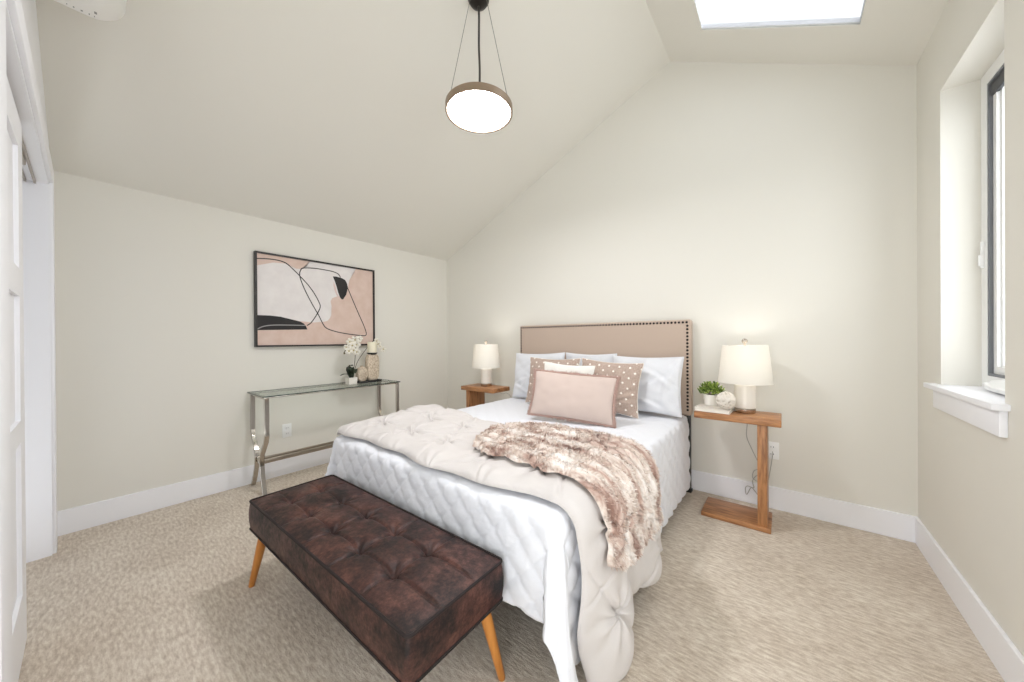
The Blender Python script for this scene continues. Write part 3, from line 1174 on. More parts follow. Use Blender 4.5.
def grid_mesh(name, layers, P, Q):
    """Closed sheet from a top and a bottom grid of points; UVs are the flat cloth coordinates."""
    na, nbk = P.shape
    verts, faces, uvs = [], [], []
    N = na * nbk
    for L in layers:
        verts.append(L.reshape(-1, 3))
    verts = np.concatenate(verts)
    idx = np.arange(N).reshape(na, nbk)
    top = np.stack([idx[:-1, :-1], idx[1:, :-1], idx[1:, 1:], idx[:-1, 1:]], -1).reshape(-1, 4)
    F = [top]
    if len(layers) == 2:
        F.append(top[:, ::-1] + N)
        rim = np.concatenate([idx[:, 0], idx[-1, 1:], idx[-2::-1, -1], idx[0, -2:0:-1]])
        nx = np.roll(rim, -1)
        F.append(np.stack([nx, rim, rim + N, nx + N], -1))
    F = np.concatenate(F)
    me = bpy.data.meshes.new(name)
    me.from_pydata(verts.tolist(), [], F.tolist())
    uv = me.uv_layers.new(name='UVMap').data
    pu = np.tile(np.stack([P.ravel(), Q.ravel()], -1), (len(layers), 1))
    li = np.zeros(len(me.loops), dtype=np.int32)
    me.loops.foreach_get('vertex_index', li)
    uv.foreach_set('uv', pu[li].astype(np.float32).ravel())
    return me


# --- white quilt
ZQ = 0.580
res = 0.0082
ps = np.arange(QX0 - 0.50, QX1 + 0.545, res)
qs = np.arange(QY0 - 0.365, 2.775, res)
P, Q = np.meshgrid(ps, qs, indexing='ij')
hang = np.hypot(np.maximum(P - QX1, 0) + np.maximum(QX0 - P, 0), np.maximum(QY0 - Q, 0))
n1 = vnoise(P, Q, 5.0, 1.3)
n2 = vnoise(P, Q, 14.0, 4.1)
under = np.clip((P - QX1) / 0.05, 0, 1) * np.clip((Q - 0.93) / 0.05, 0, 1)
onfoot = np.clip((QY0 - Q) / 0.05, 0, 1)
pl = (0.03 * n1 * np.clip((hang - 0.06) / 0.2, 0, 1) + 0.012 * np.sin((P + Q) * 19) * np.clip((hang - 0.1) / 0.3, 0, 1) * onfoot) * (1 - 0.85 * under)
Pw = P + 0.003 * n2
X, Y, Z = drape(Pw, Q, ZQ, 0.045, 0.015, 0.20, 0.30, pleat=pl)
D = 0.118
a = np.pi * (P + Q) / D
b = np.pi * (P - Q) / D
puff = (np.abs(np.sin(a)) * np.abs(np.sin(b))) ** 0.42
star = np.exp(-((np.sin(a / 1) ** 2 + np.sin(b / 1) ** 2) / 0.25))
amp = 0.0095
ra, rb = (a / np.pi) - np.round(a / np.pi), (b / np.pi) - np.round(b / np.pi)
phi = np.arctan2(rb, ra)
rad = np.hypot(ra, rb)
crease = 0.0032 * np.cos(9 * phi + 3 * np.sin(a * 0.31 + b * 0.17)) * np.exp(-(rad / 0.33) ** 2) * np.clip(rad / 0.08, 0, 1)
n3 = vnoise(P, Q, 34.0, 8.8)
corner = np.clip((QY0 - Q) / 0.06, 0, 1) * np.clip(np.maximum(P - QX1, QX0 - P) / 0.06, 0, 1)
flatter = np.where((hang > 0.03), 1.0, 0.45) * (1 - 0.75 * corner)
dis = (amp * puff - 0.0035 * star + crease + 0.0022 * n3) * flatter + 0.003 * n2 * flatter + 0.005 * n1 * np.clip(hang / 0.2, 0.15, 1) * (1 - 0.7 * under)
Nn = grid_normals(X, Y, Z)
S = np.stack([X, Y, Z], -1)
topL = S + Nn * dis[..., None]
topL[..., 2] = np.maximum(topL[..., 2], 0.012)
me = grid_mesh('quilt', [topL, np.stack([topL[..., 0], topL[..., 1], topL[..., 2]], -1) - Nn * 0.010], P, Q)
me.vertices  # noqa
o = link('quilt', me, M['quilt'], None, 180)
tag(o, 'white diamond stitched quilt covering the mattress', 'quilt')

# --- folded duvet across the foot of the bed
PT = []          # pintuck centres in flat cloth coordinates
for i in range(-1, 8):
    for j in range(0, 5):
        PT.append((-2.10 + i * 0.30 + (0.15 if j % 2 else 0), 0.90 + j * 0.25))


def pintuck(P, Q):
    h = np.zeros_like(P)
    for (cx, cy) in PT:
        dx, dy = P - cx, Q - cy
        d = np.hypot(dx, dy)
        th = np.arctan2(dy, dx)
        h -= 0.016 * np.exp(-(d / 0.05) ** 2) + 0.010 * np.exp(-(d / 0.018) ** 2)
        h += 0.0125 * np.exp(-(d / 0.095) ** 2) * np.cos(8 * th + cx * 9 + cy * 5 + 0.8 * np.sin(3 * th)) * np.clip(d / 0.02, 0, 1)
    return h


def fold(P, Q, ang, period, sharp):
    c = np.cos(ang) * P + np.sin(ang) * Q
    return -np.exp(-((np.abs(((c / period) % 1) - 0.5)) / sharp) ** 2)


ed = lambda t, k: np.clip(1 - np.abs(2 * np.clip(t, 0, 1) - 1) ** k, 0, 1) ** 0.5
P0, P1 = -2.155, -0.600


def duvet_hem(V):
    return np.interp(V, [0, .06, .14, .24, .38, .55, .70, .85, 1.0], [0.62, 0.665, 0.675, 0.63, 0.56, 0.545, 0.585, 0.60, 0.56])


def duvet_edges(P):
    f = 0.955 + 0.012 * np.sin(P * 7.0) + 0.010 * np.sin(P * 17 + 1) + 0.05 * np.clip((P - (-0.75)) / 0.5, 0, 1) - 0.02 * np.exp(-((P + 1.3) / .35) ** 2)
    b = np.interp(P, [-2.2, -2.0, -1.8, -1.55, -1.3, -1.0, -0.6, -0.3, 0.1], [1.69, 1.70, 1.70, 1.66, 1.62, 1.64, 1.70, 1.80, 1.84]) + 0.012 * np.sin(P * 13)
    return f, b


def duvet_layers(P, Q, U, V, floor_prof=0.0):
    n1 = vnoise(P, Q, 4.0, 7.7)
    n2 = vnoise(P, Q, 11.0, 2.7)
    hang = np.maximum(P - QX1, 0)
    pl = 0.05 * n1 * np.clip((hang - 0.1) / 0.2, 0, 1) + 0.05 * np.sin(Q * 17 + 0.6) * np.clip((hang - 0.15) / 0.3, 0, 1)
    X, Y, Z = drape(P, Q, ZQ + 0.020, 0.078, 0.075, 0.1, 0.10, y0=0.2, pleat=pl)
    S = np.stack([X, Y, Z], -1)
    Nn = grid_normals(X, Y, Z)
    prof = np.maximum(np.minimum(ed(V, 9), ed(U, 24)), floor_prof)
    thick = (0.042 + 0.013 * n1 + 0.007 * n2 + pintuck(P, Q) + 0.008 * fold(P + 0.02 * n1, Q, 0.4, 0.33, 0.02) + 0.008 * fold(P, Q + 0.02 * n1, 2.2, 0.41, 0.02) + 0.0022 * vnoise(P, Q, 27.0, 6.1))
    thick = np.maximum(thick, 0.012) * prof + 0.0015
    # extra rise of the crumpled left side
    rise = 0.032 * np.exp(-(((P + 1.98) / 0.16) ** 2)) * np.exp(-(((Q - 1.50) / 0.22) ** 2)) + 0.012 * np.exp(-(((P + 2.05) / 0.12) ** 2))
    return S, Nn, thick, rise * prof


nu, nv = 420, 190
U, V = np.meshgrid(np.linspace(0, 1, nu), np.linspace(0, 1, nv), indexing='ij')
P = P0 + (P1 + duvet_hem(V) - P0) * U
edge_f, edge_b = duvet_edges(P)
Q = edge_f + (edge_b - edge_f) * V
S, Nn, thick, rise = duvet_layers(P, Q, U, V)
topL = S + Nn * (thick + rise)[..., None]
botL = S + Nn * 0.001 + Nn * (rise * 0.6)[..., None]
topL[..., 2] = np.maximum(topL[..., 2], 0.010)
botL[..., 2] = np.maximum(botL[..., 2], 0.008)
me = grid_mesh('duvet', [topL, botL], P, Q)
o = link('duvet', me, M['duvet'], None, 180)
tag(o, 'pale greige pintuck duvet folded across the foot of the bed', 'duvet')


# --- faux fur throw
nu, nv = 170, 90
U, V = np.meshgrid(np.linspace(0, 1, nu), np.linspace(0, 1, nv), indexing='ij')
hem = np.interp(V, [0, .12, .3, .45, .6, .8, 1.0], [0.25, 0.285, 0.30, 0.305, 0.315, 0.325, 0.30])
st = np.interp(V, [0, .15, .4, .6, .8, 1.0], [-1.12, -1.175, -1.21, -1.19, -1.15, -1.09])
P = st + (P1 + hem - st) * U
q0 = np.interp(U, [0, .1, .3, .5, .7, .85, 1], [1.105, 1.085, 1.08, 1.085, 1.075, 1.07, 1.08]) + 0.010 * np.sin(U * 31)
q1 = np.interp(U, [0, .12, .3, .5, .7, .85, 1], [1.60, 1.64, 1.625, 1.60, 1.58, 1.58, 1.56]) + 0.012 * np.sin(U * 27 + 2)
Q = q0 + (q1 - q0) * V
ef, eb = duvet_edges(P)
Vd = (Q - ef) / (eb - ef)
S, Nn, dth, drs = duvet_layers(P, Q, (P - P0) / (P1 + duvet_hem(Vd) - P0), Vd, 0.55)
for _ in range(5):          # the throw bridges the small dents of the duvet
    pad = np.pad(dth, 1, mode='edge')
    dth = np.maximum(dth, (pad[:-2, 1:-1] + pad[2:, 1:-1] + pad[1:-1, :-2] + pad[1:-1, 2:]) / 4)
S = S + Nn * (dth + drs + 0.016)[..., None]
Nn = grid_normals(S[..., 0], S[..., 1], S[..., 2])
Nn = Nn * 0.6 + grid_normals(*drape(P, Q, ZQ + 0.02, 0.078, 0.075, 0.1, 0.10, y0=0.2)) * 0.4
Nn /= np.linalg.norm(Nn, axis=-1, keepdims=True)
n1 = vnoise(P, Q, 6, 3.3)
n2 = vnoise(P, Q, 16, 9.1, 40)
n3 = vnoise(P, Q, 60, 5.5)
rows = np.abs(np.sin(np.pi * (Q + 0.015 * n1) / 0.052)) ** 0.75
prof = np.minimum(ed(V, 10), ed(U, 26))
thick = (0.010 + 0.026 * rows + 0.009 * n1 + 0.012 * n2 + 0.004 * n3)
thick = np.maximum(thick, 0.006) * prof + 0.002
topL = S + Nn * thick[..., None]
botL = S.copy()
me = grid_mesh('throw', [topL, botL], P, Q)
# tufts: slim tapered blades over the whole upper face, part of the same throw
tv, tf, tuv = [], [], []
base_n = len(me.vertices)
rng = np.random.default_rng(5)
NT_ = 26000
iu = rng.uniform(0, nu - 1.001, NT_)
iv = rng.uniform(0, nv - 1.001, NT_)
i0, j0 = iu.astype(int), iv.astype(int)
pos = topL[i0, j0] + (topL[np.minimum(i0 + 1, nu - 1), j0] - topL[i0, j0]) * (iu - i0)[:, None] + (topL[i0, np.minimum(j0 + 1, nv - 1)] - topL[i0, j0]) * (iv - j0)[:, None]
nr = Nn[i0, j0]
tang = topL[np.minimum(i0 + 1, nu - 1), j0] - topL[np.maximum(i0 - 1, 0), j0]
tang /= np.maximum(np.linalg.norm(tang, axis=1, keepdims=True), 1e-6)
bit = np.cross(nr, tang)
dirs = nr * 0.55 + tang * rng.uniform(0.1, 1.0, (NT_, 1)) + bit * rng.normal(0, 0.55, (NT_, 1))
dirs /= np.linalg.norm(dirs, axis=1, keepdims=True)
ln = rng.uniform(0.009, 0.020, (NT_, 1))
side = np.cross(dirs, nr)
side /= np.maximum(np.linalg.norm(side, axis=1, keepdims=True), 1e-6)
w = rng.uniform(0.0012, 0.0026, (NT_, 1))
A = pos - side * w - nr * 0.003
B = pos + side * w - nr * 0.003
C1 = pos + dirs * ln * 0.6 + side * w * 0.6
C0 = pos + dirs * ln * 0.6 - side * w * 0.6
E_ = pos + dirs * ln - nr * ln * 0.15
old_v = np.array([v.co for v in me.vertices])
old_f = [tuple(p.vertices) for p in me.polygons]
allv = np.concatenate([old_v, A, B, C1, C0, E_])
o1 = base_n
idx = np.arange(NT_)
fq = np.stack([o1 + idx, o1 + NT_ + idx, o1 + 2 * NT_ + idx, o1 + 3 * NT_ + idx], -1).tolist()
ft = np.stack([o1 + 3 * NT_ + idx, o1 + 2 * NT_ + idx, o1 + 4 * NT_ + idx], -1).tolist()
puv = np.stack([P[i0, j0], Q[i0, j0]], -1)
pu = np.concatenate([np.tile(np.stack([P.ravel(), Q.ravel()], -1), (2, 1))] + [puv] * 5)
bpy.data.meshes.remove(me)
me = bpy.data.meshes.new('throw_blanket')
me.from_pydata(allv.tolist(), [], old_f + fq + ft)
uv = me.uv_layers.new(name='UVMap').data
li = np.zeros(len(me.loops), dtype=np.int32)
me.loops.foreach_get('vertex_index', li)
uv.foreach_set('uv', pu[li].astype(np.float32).ravel())
o = link('throw_blanket', me, M['fur'], None, 180)
tag(o, 'brown and cream faux fur throw draped over the duvet and down the bed side', 'throw')


# ------------------------------------------------------------------ pillows
def pillow(name, w, h, t, base, yaw, lean, mat, label, cat, group=None, roll=0.0, conc=0.05, seed=0, wrinkle=0.006, parts=None, n=64, pw=0.42, creases=0):
    u = np.sin(np.linspace(-PI / 2, PI / 2, n)) * 0.75 + np.linspace(-1, 1, n) * 0.25
    U, V = np.meshgrid(u, u, indexing='ij')
    X = w / 2 * U * (1 - conc * np.cos(V * PI / 2) * np.abs(U) ** 3)
    Zv = h / 2 * V * (1 - conc * np.cos(U * PI / 2) * np.abs(V) ** 3)
    tt = t / 2 * np.clip((1 - np.abs(U) ** 2.2) * (1 - np.abs(V) ** 2.2), 0, 1) ** pw
    nz = vnoise(X, Zv, 7, seed) * wrinkle + vnoise(X, Zv, 16, seed + 3) * wrinkle * 0.5
    ff = np.clip(tt / (t * 0.2), 0, 1)
    rs = np.random.default_rng(int(seed * 17 + 3))
    for _ in range(creases):                     # slack folds in the cover
        cx, cz, an, ln_ = rs.uniform(-.4, .4) * w, rs.uniform(-.42, .1) * h, rs.normal(0, 0.5), rs.uniform(.06, .14)
        al = (X - cx) * math.cos(an) + (Zv - cz) * math.sin(an)
        ac_ = -(X - cx) * math.sin(an) + (Zv - cz) * math.cos(an) + 0.8 * al * al
        nz = nz + 0.010 * np.exp(-(al / ln_) ** 2) * (np.exp(-(ac_ / 0.016) ** 2) - 0.9 * np.exp(-((ac_ - 0.024) / 0.014) ** 2))
    edge_wob = 0.006 * vnoise(X, Zv, 5, seed + 9) * (1 - ff)
    fr = np.stack([X, -(tt + nz * ff) + edge_wob, Zv + h / 2], -1)
    bk = np.stack([X, (tt + nz * ff) + edge_wob, Zv + h / 2], -1)
    me = grid_mesh(name, [fr, bk + np.array([0, 0.0012, 0])], X, Zv)
    root = thing(name, base, label, cat, group, 0)
    root.rotation_euler = (Matrix.Rotation(yaw, 3, 'Z') @ Matrix.Rotation(lean, 3, 'X') @ Matrix.Rotation(roll, 3, 'Y')).to_euler()
    link('cushion', me, mat, root, 180)
    rim = np.concatenate([fr[:, 0], fr[-1, 1:], fr[-2::-1, -1], fr[0, -2:0:-1]])
    bm = nb()
    if parts == 'fringe':
        R = rim[::1]
        rr = [0.0080 + 0.0025 * math.sin(i * 2.1) + random.uniform(-.0015, .002) for i in range(len(R))]
        cen = np.array([0, 0, h / 2])
        pts = [Vector(p) + (Vector(p) - Vector(cen)).normalized() * 0.006 for p in R]
        tube(bm, pts, rr, 7, True)
        for i in range(len(R)):
            p, q = pts[i], pts[(i + 1) % len(R)]
            for k in range(5):
                c = p.lerp(q, k / 5.0)
                d = (c - Vector(cen)).normalized()
                c2 = c + d * random.uniform(0.008, 0.017) + Vector((random.uniform(-.006, .006), random.uniform(-.010, .010), random.uniform(-.006, .006)))
                tube(bm, [c, c.lerp(c2, .5) + Vector((0, random.uniform(-.004, .004), 0)), c2], [0.0035, 0.003, 0.0012], 4)
        fo = obj('fringe', bm, M['fringe'], root, 180)
        fo['label'] = 'dusty pink ruffled fringe'
    else:
        tube(bm, [Vector(p) for p in rim], 0.003, 6, True)
        obj('seam_piping', bm, mat, root, 180)
    return root


WG = 'white pillows against the headboard'
pillow('pillow', 0.54, 0.435, 0.15, (-1.800, 2.605, 0.600), 0.03, -0.20, M['sheet_white'], 'plain white pillow standing against the left end of the headboard', 'pillow', WG, seed=1, creases=9, conc=0.06, wrinkle=0.017, roll=-0.03)
pillow('pillow', 0.475, 0.435, 0.10, (-1.312, 2.703, 0.598), 0.0, -0.06, M['sheet_white'], 'plain white pillow mostly hidden behind the two dotted cushions', 'pillow', WG, seed=2, creases=9, conc=0.07, wrinkle=0.014)
pillow('pillow', 0.53, 0.425, 0.15, (-0.822, 2.595, 0.602), -0.03, -0.20, M['sheet_white'], 'plain white pillow fully in view at the headboard end nearest the window', 'pillow', WG, seed=3, creases=9, conc=0.06, roll=-0.01, wrinkle=0.020)
DG = 'dotted taupe cushions'
pillow('cushion', 0.49, 0.405, 0.12, (-1.545, 2.435, 0.600), 0.04, -0.22, M['dotted'], 'taupe cushion with pale dots half hidden behind the cream lumbar cushion', 'cushion', DG, seed=4, creases=6, conc=0.09, roll=0.0, wrinkle=0.012)
pillow('cushion', 0.47, 0.395, 0.13, (-1.040, 2.415, 0.602), 0.10, -0.20, M['dotted'], 'taupe cushion with pale dots in front of the right white pillow', 'cushion', DG, seed=5, creases=6, conc=0.09, roll=0.06, wrinkle=0.017)
pillow('cushion', 0.42, 0.368, 0.08, (-1.320, 2.285, 0.600), 0.10, -0.16, M['lumbar_white'], 'small cream white lumbar cushion behind the blush fringed one', 'cushion', seed=6, conc=0.08, roll=0.05, wrinkle=0.010)
pillow('cushion', 0.575, 0.312, 0.12, (-1.135, 2.035, 0.612), 0.26, -0.30, M['blush'], 'blush pink lumbar cushion with a ruffled fringe at the front', 'cushion', seed=8, creases=0, conc=0.05, parts='fringe', wrinkle=0.011, roll=0.06)

# ------------------------------------------------------------------ tufted bench
BX0, BX1, BY0, BY1, BZ0, BZ1 = -1.968, -0.742, 0.486, 0.866, 0.272, 0.402
bcx, bcy = (BX0 + BX1) / 2, (BY0 + BY1) / 2
bench = thing('bench', (bcx, bcy, 0), 'tufted distressed brown leather bench on splayed wooden legs', 'bench', None, 0.020)
hx, hy = (BX1 - BX0) / 2, (BY1 - BY0) / 2
BT = [(-1.80 + i * 0.206 - bcx, y - bcy) for i in range(5) for y in (0.600, 0.738)]
RC = 0.016


def rnd_rect(x, y):
    ax, ay = abs(x) - (hx - RC), abs(y) - (hy - RC)
    if ax > 0 and ay > 0:
        a, b = ax / RC, ay / RC
        a2, b2 = a * math.sqrt(1 - b * b / 2), b * math.sqrt(1 - a * a / 2)
        x = math.copysign(hx - RC + a2 * RC, x)
        y = math.copysign(hy - RC + b2 * RC, y)
    return x, y


def bench_top(x, y):
    ex, ey = 1 - abs(x) / hx, 1 - abs(y) / hy
    z = BZ1 + 0.016 * (1 - math.exp(-ex * 9)) * (1 - math.exp(-ey * 4))
    z += 0.004 * mnoise.noise(Vector((x * 7, y * 7, 1.0))) * min(1, 6 * ex, 6 * ey)
    for i, (bx, by) in enumerate(BT):
        d = math.hypot(x - bx, y - by)
        z -= 0.015 * math.exp(-(d / 0.045) ** 2) + 0.008 * math.exp(-(d / 0.014) ** 2)
        th = math.atan2(y - by, x - bx)
        z += 0.0028 * math.cos(6 * th + i) * math.exp(-(d / 0.05) ** 2) * min(1, d / 0.012)
    for y0_ in (0.600 - bcy, 0.738 - bcy):          # seams along the bench
        if True:
            z -= 0.0060 * math.exp(-((y - y0_) / 0.006) ** 2) * min(1, 12 * ex)
    for i in range(5):                               # cross seams
        x0_ = -1.80 + i * 0.206 - bcx
        z -= 0.0055 * math.exp(-((x - x0_) / 0.006) ** 2) * min(1, 5 * ey)
    return z


bm = nb()
nx_, ny_ = 360, 130
gx = [-hx + 2 * hx * i / nx_ for i in range(nx_ + 1)]
gy = [-hy + 2 * hy * j / ny_ for j in range(ny_ + 1)]
G = []
for x in gx:
    row = []
    for y in gy:
        X_, Y_ = rnd_rect(x, y)
        row.append(bm.verts.new((X_, Y_, bench_top(x, y))))
    G.append(row)
for i in range(nx_):
    for j in range(ny_):
        bm.faces.new((G[i][j], G[i + 1][j], G[i + 1][j + 1], G[i][j + 1]))
rim = [G[i][0] for i in range(nx_ + 1)] + [G[nx_][j] for j in range(1, ny_ + 1)] + [G[i][ny_] for i in range(nx_ - 1, -1, -1)] + [G[0][j] for j in range(ny_ - 1, 0, -1)]
prev = rim
rimco = [v.co.copy() for v in rim]
for s in (0.15, 0.4, 0.65, 0.9, 1.0):
    ring = []
    for c in rimco:
        bul = 0.006 * math.sin(PI * s)
        d = Vector((c.x / hx, c.y / hy, 0))
        nd = Vector((math.copysign(1, c.x) if abs(c.x) > hx - 0.02 else 0, math.copysign(1, c.y) if abs(c.y) > hy - 0.02 else 0, 0))
        ring.append(bm.verts.new((c.x + nd.x * bul, c.y + nd.y * bul, BZ1 + (BZ0 - BZ1) * s)))
    k = len(ring)
    for j in range(k):
        bm.faces.new((prev[j], prev[(j + 1) % k], ring[(j + 1) % k], ring[j]))
    prev = ring
bm.faces.new(prev)
obj('seat', bm, M['leather'], bench, 60)
bm = nb()
tube(bm, [c + Vector((0, 0, 0.0005)) for c in rimco[::2]], 0.0050, 8, True)
obj('top_piping', bm, M['piping'], bench, 180)
bm = nb()
tube(bm, [Vector((c.x, c.y, BZ0 + 0.003)) for c in rimco[::2]], 0.0055, 8, True)
obj('bottom_piping', bm, M['piping'], bench, 180)
for (bx, by) in BT:
    bm = nb()
    ball(bm, (bx, by, bench_top(bx, by) + 0.001), 0.0105, 2, 0, (1, 1, 0.5))
    obj('tufting_button', bm, M['leather'], bench, 180)
for sx in (-1, 1):
    for sy in (-1, 1):
        bm = nb()
        top = Vector((sx * (hx - 0.060), sy * (hy - 0.045), BZ0 + 0.001))
        bot = Vector((sx * (hx - 0.006), sy * (hy - 0.004), 0.004))
        tube(bm, [top, top.lerp(bot, .3), top.lerp(bot, .7), bot, bot - Vector((0, 0, 0.004))], [0.021, 0.0195, 0.0155, 0.0125, 0.011], 16)
        obj('leg', bm, M['leg_wood'], bench, 50)


# ------------------------------------------------------------------ nightstands
def nightstand(loc, mirror, label):
    t = thing('nightstand', loc, label, 'nightstand', 'wooden nightstands beside the bed')
    s = mirror

    def bx(name, x0, x1, y0, y1, z0, z1, bev, m):
        bm = nb()
        a, b = sorted((x0 * s, x1 * s))
        box(bm, (a, y0, z0), (b, y1, z1), bev, 3)
        obj(name, bm, m, t)
    bx('tabletop', -0.227, 0.227, -0.13, 0.13, 0.631, 0.673, 0.005, M['acacia'])
    bx('post', 0.112, 0.160, -0.118, 0.115, 0.0275, 0.6315, 0.003, M['acacia_post'])
    bx('base', -0.187, 0.178, -0.135, 0.125, 0.0, 0.028, 0.004, M['acacia'])
    return t


nightstand((-0.238, 2.632, 0), 1, 'wooden nightstand with a lamp, plant and book, between bed and window wall')
nightstand((-2.428, 2.585, 0), -1, 'wooden nightstand holding only a lamp, on the far side of the bed')


# ------------------------------------------------------------------ table lamps
def lamp(loc, label, cordpts):
    t = thing('table_lamp', loc, label, 'lamp', 'white table lamps on the nightstands')
    bm = nb()
    lathe(bm, [(0, 0), (0.056, 0), (0.058, 0.003), (0.058, 0.026), (0.055, 0.028), (0, 0.028)])
    obj('base', bm, M['steel'], t)
    bm = nb()
    lathe(bm, [(0, 0.028), (0.052, 0.028), (0.058, 0.033), (0.0585, 0.05), (0.0585, 0.165), (0.057, 0.178), (0.050, 0.184), (0, 0.186)])
    obj('body', bm, M['ceramic'], t)
    bm = nb()
    lathe(bm, [(0, 0.185), (0.022, 0.185), (0.022, 0.192), (0.012, 0.196), (0.012, 0.235), (0.018, 0.238), (0.018, 0.262), (0, 0.262)], n=24)
    for k in (-1, 1):
        tube(bm, spline([(0.016 * k, 0, 0.2), (0.055 * k, 0, 0.26), (0.05 * k, 0, 0.36), (0.0, 0, 0.438)], 5), 0.0018, 6)
    obj('socket', bm, M['steel'], t)
    bm = nb()
    ball(bm, (0, 0, 0.305), 0.026, 3, 0, (1, 1, 1.25))
    obj('bulb', bm, M['bulb'], t, 180)
    bm = nb()
    zb, zt, rb, rt = 0.192, 0.432, 0.150, 0.124
    lathe(bm, [(rb, zb), (rt, zt), (rt - 0.003, zt), (rb - 0.003, zb), (rb, zb)], n=64)
    sh = obj('lamp_shade', bm, M['shade'], t, 40)
    bm = nb()
    for k in range(3):
        a = 2 * PI * k / 3 + 0.4
        tube(bm, [(0, 0, zt - 0.003), (math.cos(a) * (rt - 0.003), math.sin(a) * (rt - 0.003), zt - 0.003)], 0.0018, 6)
    obj('shade_spider', bm, M['steel'], sh)
    bm = nb()
    lathe(bm, [(0, 0.432), (0.006, 0.432), (0.006, 0.440), (0.010, 0.446), (0.016, 0.456), (0.0165, 0.464), (0.012, 0.473), (0, 0.478)], n=24)
    obj('finial', bm, M['steel'], t, 60)
    if cordpts:
        bm = nb()
        tube(bm, spline(cordpts, 8), 0.0026, 7)
        obj('cord', bm, M['cord_clear'], t, 180)
    li = bpy.data.lights.new('lamp_light', 'POINT')
    li.energy = LAMP_W
    li.color = (1.0, 0.965, 0.92)
    li.shadow_soft_size = 0.035
    lo = bpy.data.objects.new('lamp_light', li)
    COL.objects.link(lo)
    lo.parent = t
    lo.location = (0, 0, 0.345)
    return t


LAMP_W = 1.25
LZ = 0.6735
lamp((-0.197, 2.662, LZ), 'lit white table lamp beside the green plant and twine ball', [
    (0.0, 0.055, 0.008), (0.004, 0.09, 0.005), (0.008, 0.117, 0.006), (0.010, 0.128, -0.02), (0.006, 0.140, -0.06), (0.0, 0.160, -0.12), (-0.002, 0.165, -0.20), (0.03, 0.170, -0.29), (0.062, 0.18, -0.37),
    (0.060, 0.19, -0.41), (0.035, 0.18, -0.43), (0.030, 0.165, -0.47), (0.055, 0.17, -0.49), (0.075, 0.18, -0.465), (0.05, 0.19, -0.46), (0.028, 0.18, -0.50), (0.035, 0.17, -0.54), (0.0, 0.165, -0.535), (-0.012, 0.17, -0.56), (-0.005, 0.18, -0.60),
    (0.02, 0.19, -0.55), (0.045, 0.18, -0.57), (0.075, 0.175, -0.60), (0.10, 0.19, -0.56), (0.135, 0.222, -0.33), (0.135, 0.236, -0.285)])
lamp((-2.424, 2.600, LZ), 'lit white table lamp alone on the nightstand near the room corner', [
    (0.0, 0.055, 0.008), (0.004, 0.09, 0.005), (0.008, 0.120, 0.006), (0.014, 0.132, -0.02), (0.05, 0.19, -0.10), (0.10, 0.21, -0.09), (0.16, 0.21, -0.13), (0.20, 0.21, -0.25), (0.2, 0.22, -0.40)])

# ------------------------------------------------------------------ book, plant, twine ball
bk = thing('book', (-0.362, 2.606, LZ), 'cream book lying under the potted plant and twine ball', 'book', None, math.radians(-3))
bm = nb()
box(bm, (-0.1, -0.088, 0), (0.1, 0.088, 0.003), 0.001, 1)
box(bm, (-0.1, -0.088, 0.021), (0.1, 0.088, 0.024), 0.001, 1)
box(bm, (-0.1, 0.084, 0), (0.1, 0.088, 0.024), 0.001, 1)
obj('cover', bm, M['cover'], bk)
bm = nb()
box(bm, (-0.095, -0.083, 0.003), (0.095, 0.084, 0.021))
obj('pages', bm, M['page'], bk, None)
BKZ = LZ + 0.0245
pp = thing('potted_plant', (-0.385, 2.650, BKZ), 'small green bushy plant in a white pot on the cream book', 'plant')
bm = nb()
lathe(bm, [(0, 0), (0.036, 0), (0.040, 0.004), (0.048, 0.072), (0.048, 0.076), (0.044, 0.076), (0.042, 0.066), (0, 0.066)])
obj('pot', bm, M['ceramic'], pp)
bm = nb()
lathe(bm, [(0, 0.060), (0.041, 0.060), (0.035, 0.070), (0, 0.073)], n=24)
obj('soil', bm, M['soil'], pp)
bm = nb()
for k in range(330):
    th, ph = random.uniform(0, 2 * PI), math.acos(random.uniform(-0.15, 1))
    rr = random.uniform(0.55, 1.0)
    c = Vector((math.cos(th) * math.sin(ph) * 0.078 * rr, math.sin(th) * math.sin(ph) * 0.072 * rr, 0.085 + math.cos(ph) * 0.066 * rr))
    d = (c - Vector((0, 0, 0.06))).normalized() + Vector((random.uniform(-.5, .5), random.uniform(-.5, .5), random.uniform(0, .6)))
    d.normalize()
    leaf_bm(bm, [c, c + d * 0.010, c + d * 0.022], random.uniform(0.0045, 0.0075), 0.2)
solid_sheet(obj('foliage', bm, M['green'], pp, 180), 0.0006)
bm = nb()
for k in range(16):
    a = 2 * PI * k / 16
    e = Vector((math.cos(a) * 0.05, math.sin(a) * 0.05, 0.12 + 0.02 * (k % 3)))
    tube(bm, [(math.cos(a) * 0.012, math.sin(a) * 0.012, 0.066), e * 0.6 + Vector((0, 0, 0.04)), e], 0.0013, 5)
obj('stem', bm, M['stem'], pp)

tb = thing('twine_ball', (-0.290, 2.556, BKZ), 'white woven twine ball resting on the cream book', 'ornament')
bm = nb()
RB = 0.053
for k in range(30):
    ax = Vector((random.gauss(0, 1), random.gauss(0, 1), random.gauss(0, 1))).normalized()
    u_ = ax.orthogonal().normalized()
    v_ = ax.cross(u_)
    off = random.uniform(-0.55, 0.55)
    rr = RB * math.sqrt(1 - off * off)
    tube(bm, [ax * off * RB + (u_ * math.cos(2 * PI * i / 28) + v_ * math.sin(2 * PI * i / 28)) * rr * random.uniform(.98, 1.02) + Vector((0, 0, RB + 0.004)) for i in range(28)], 0.0026, 6, True)
obj('twine', bm, M['twine'], tb, 180)

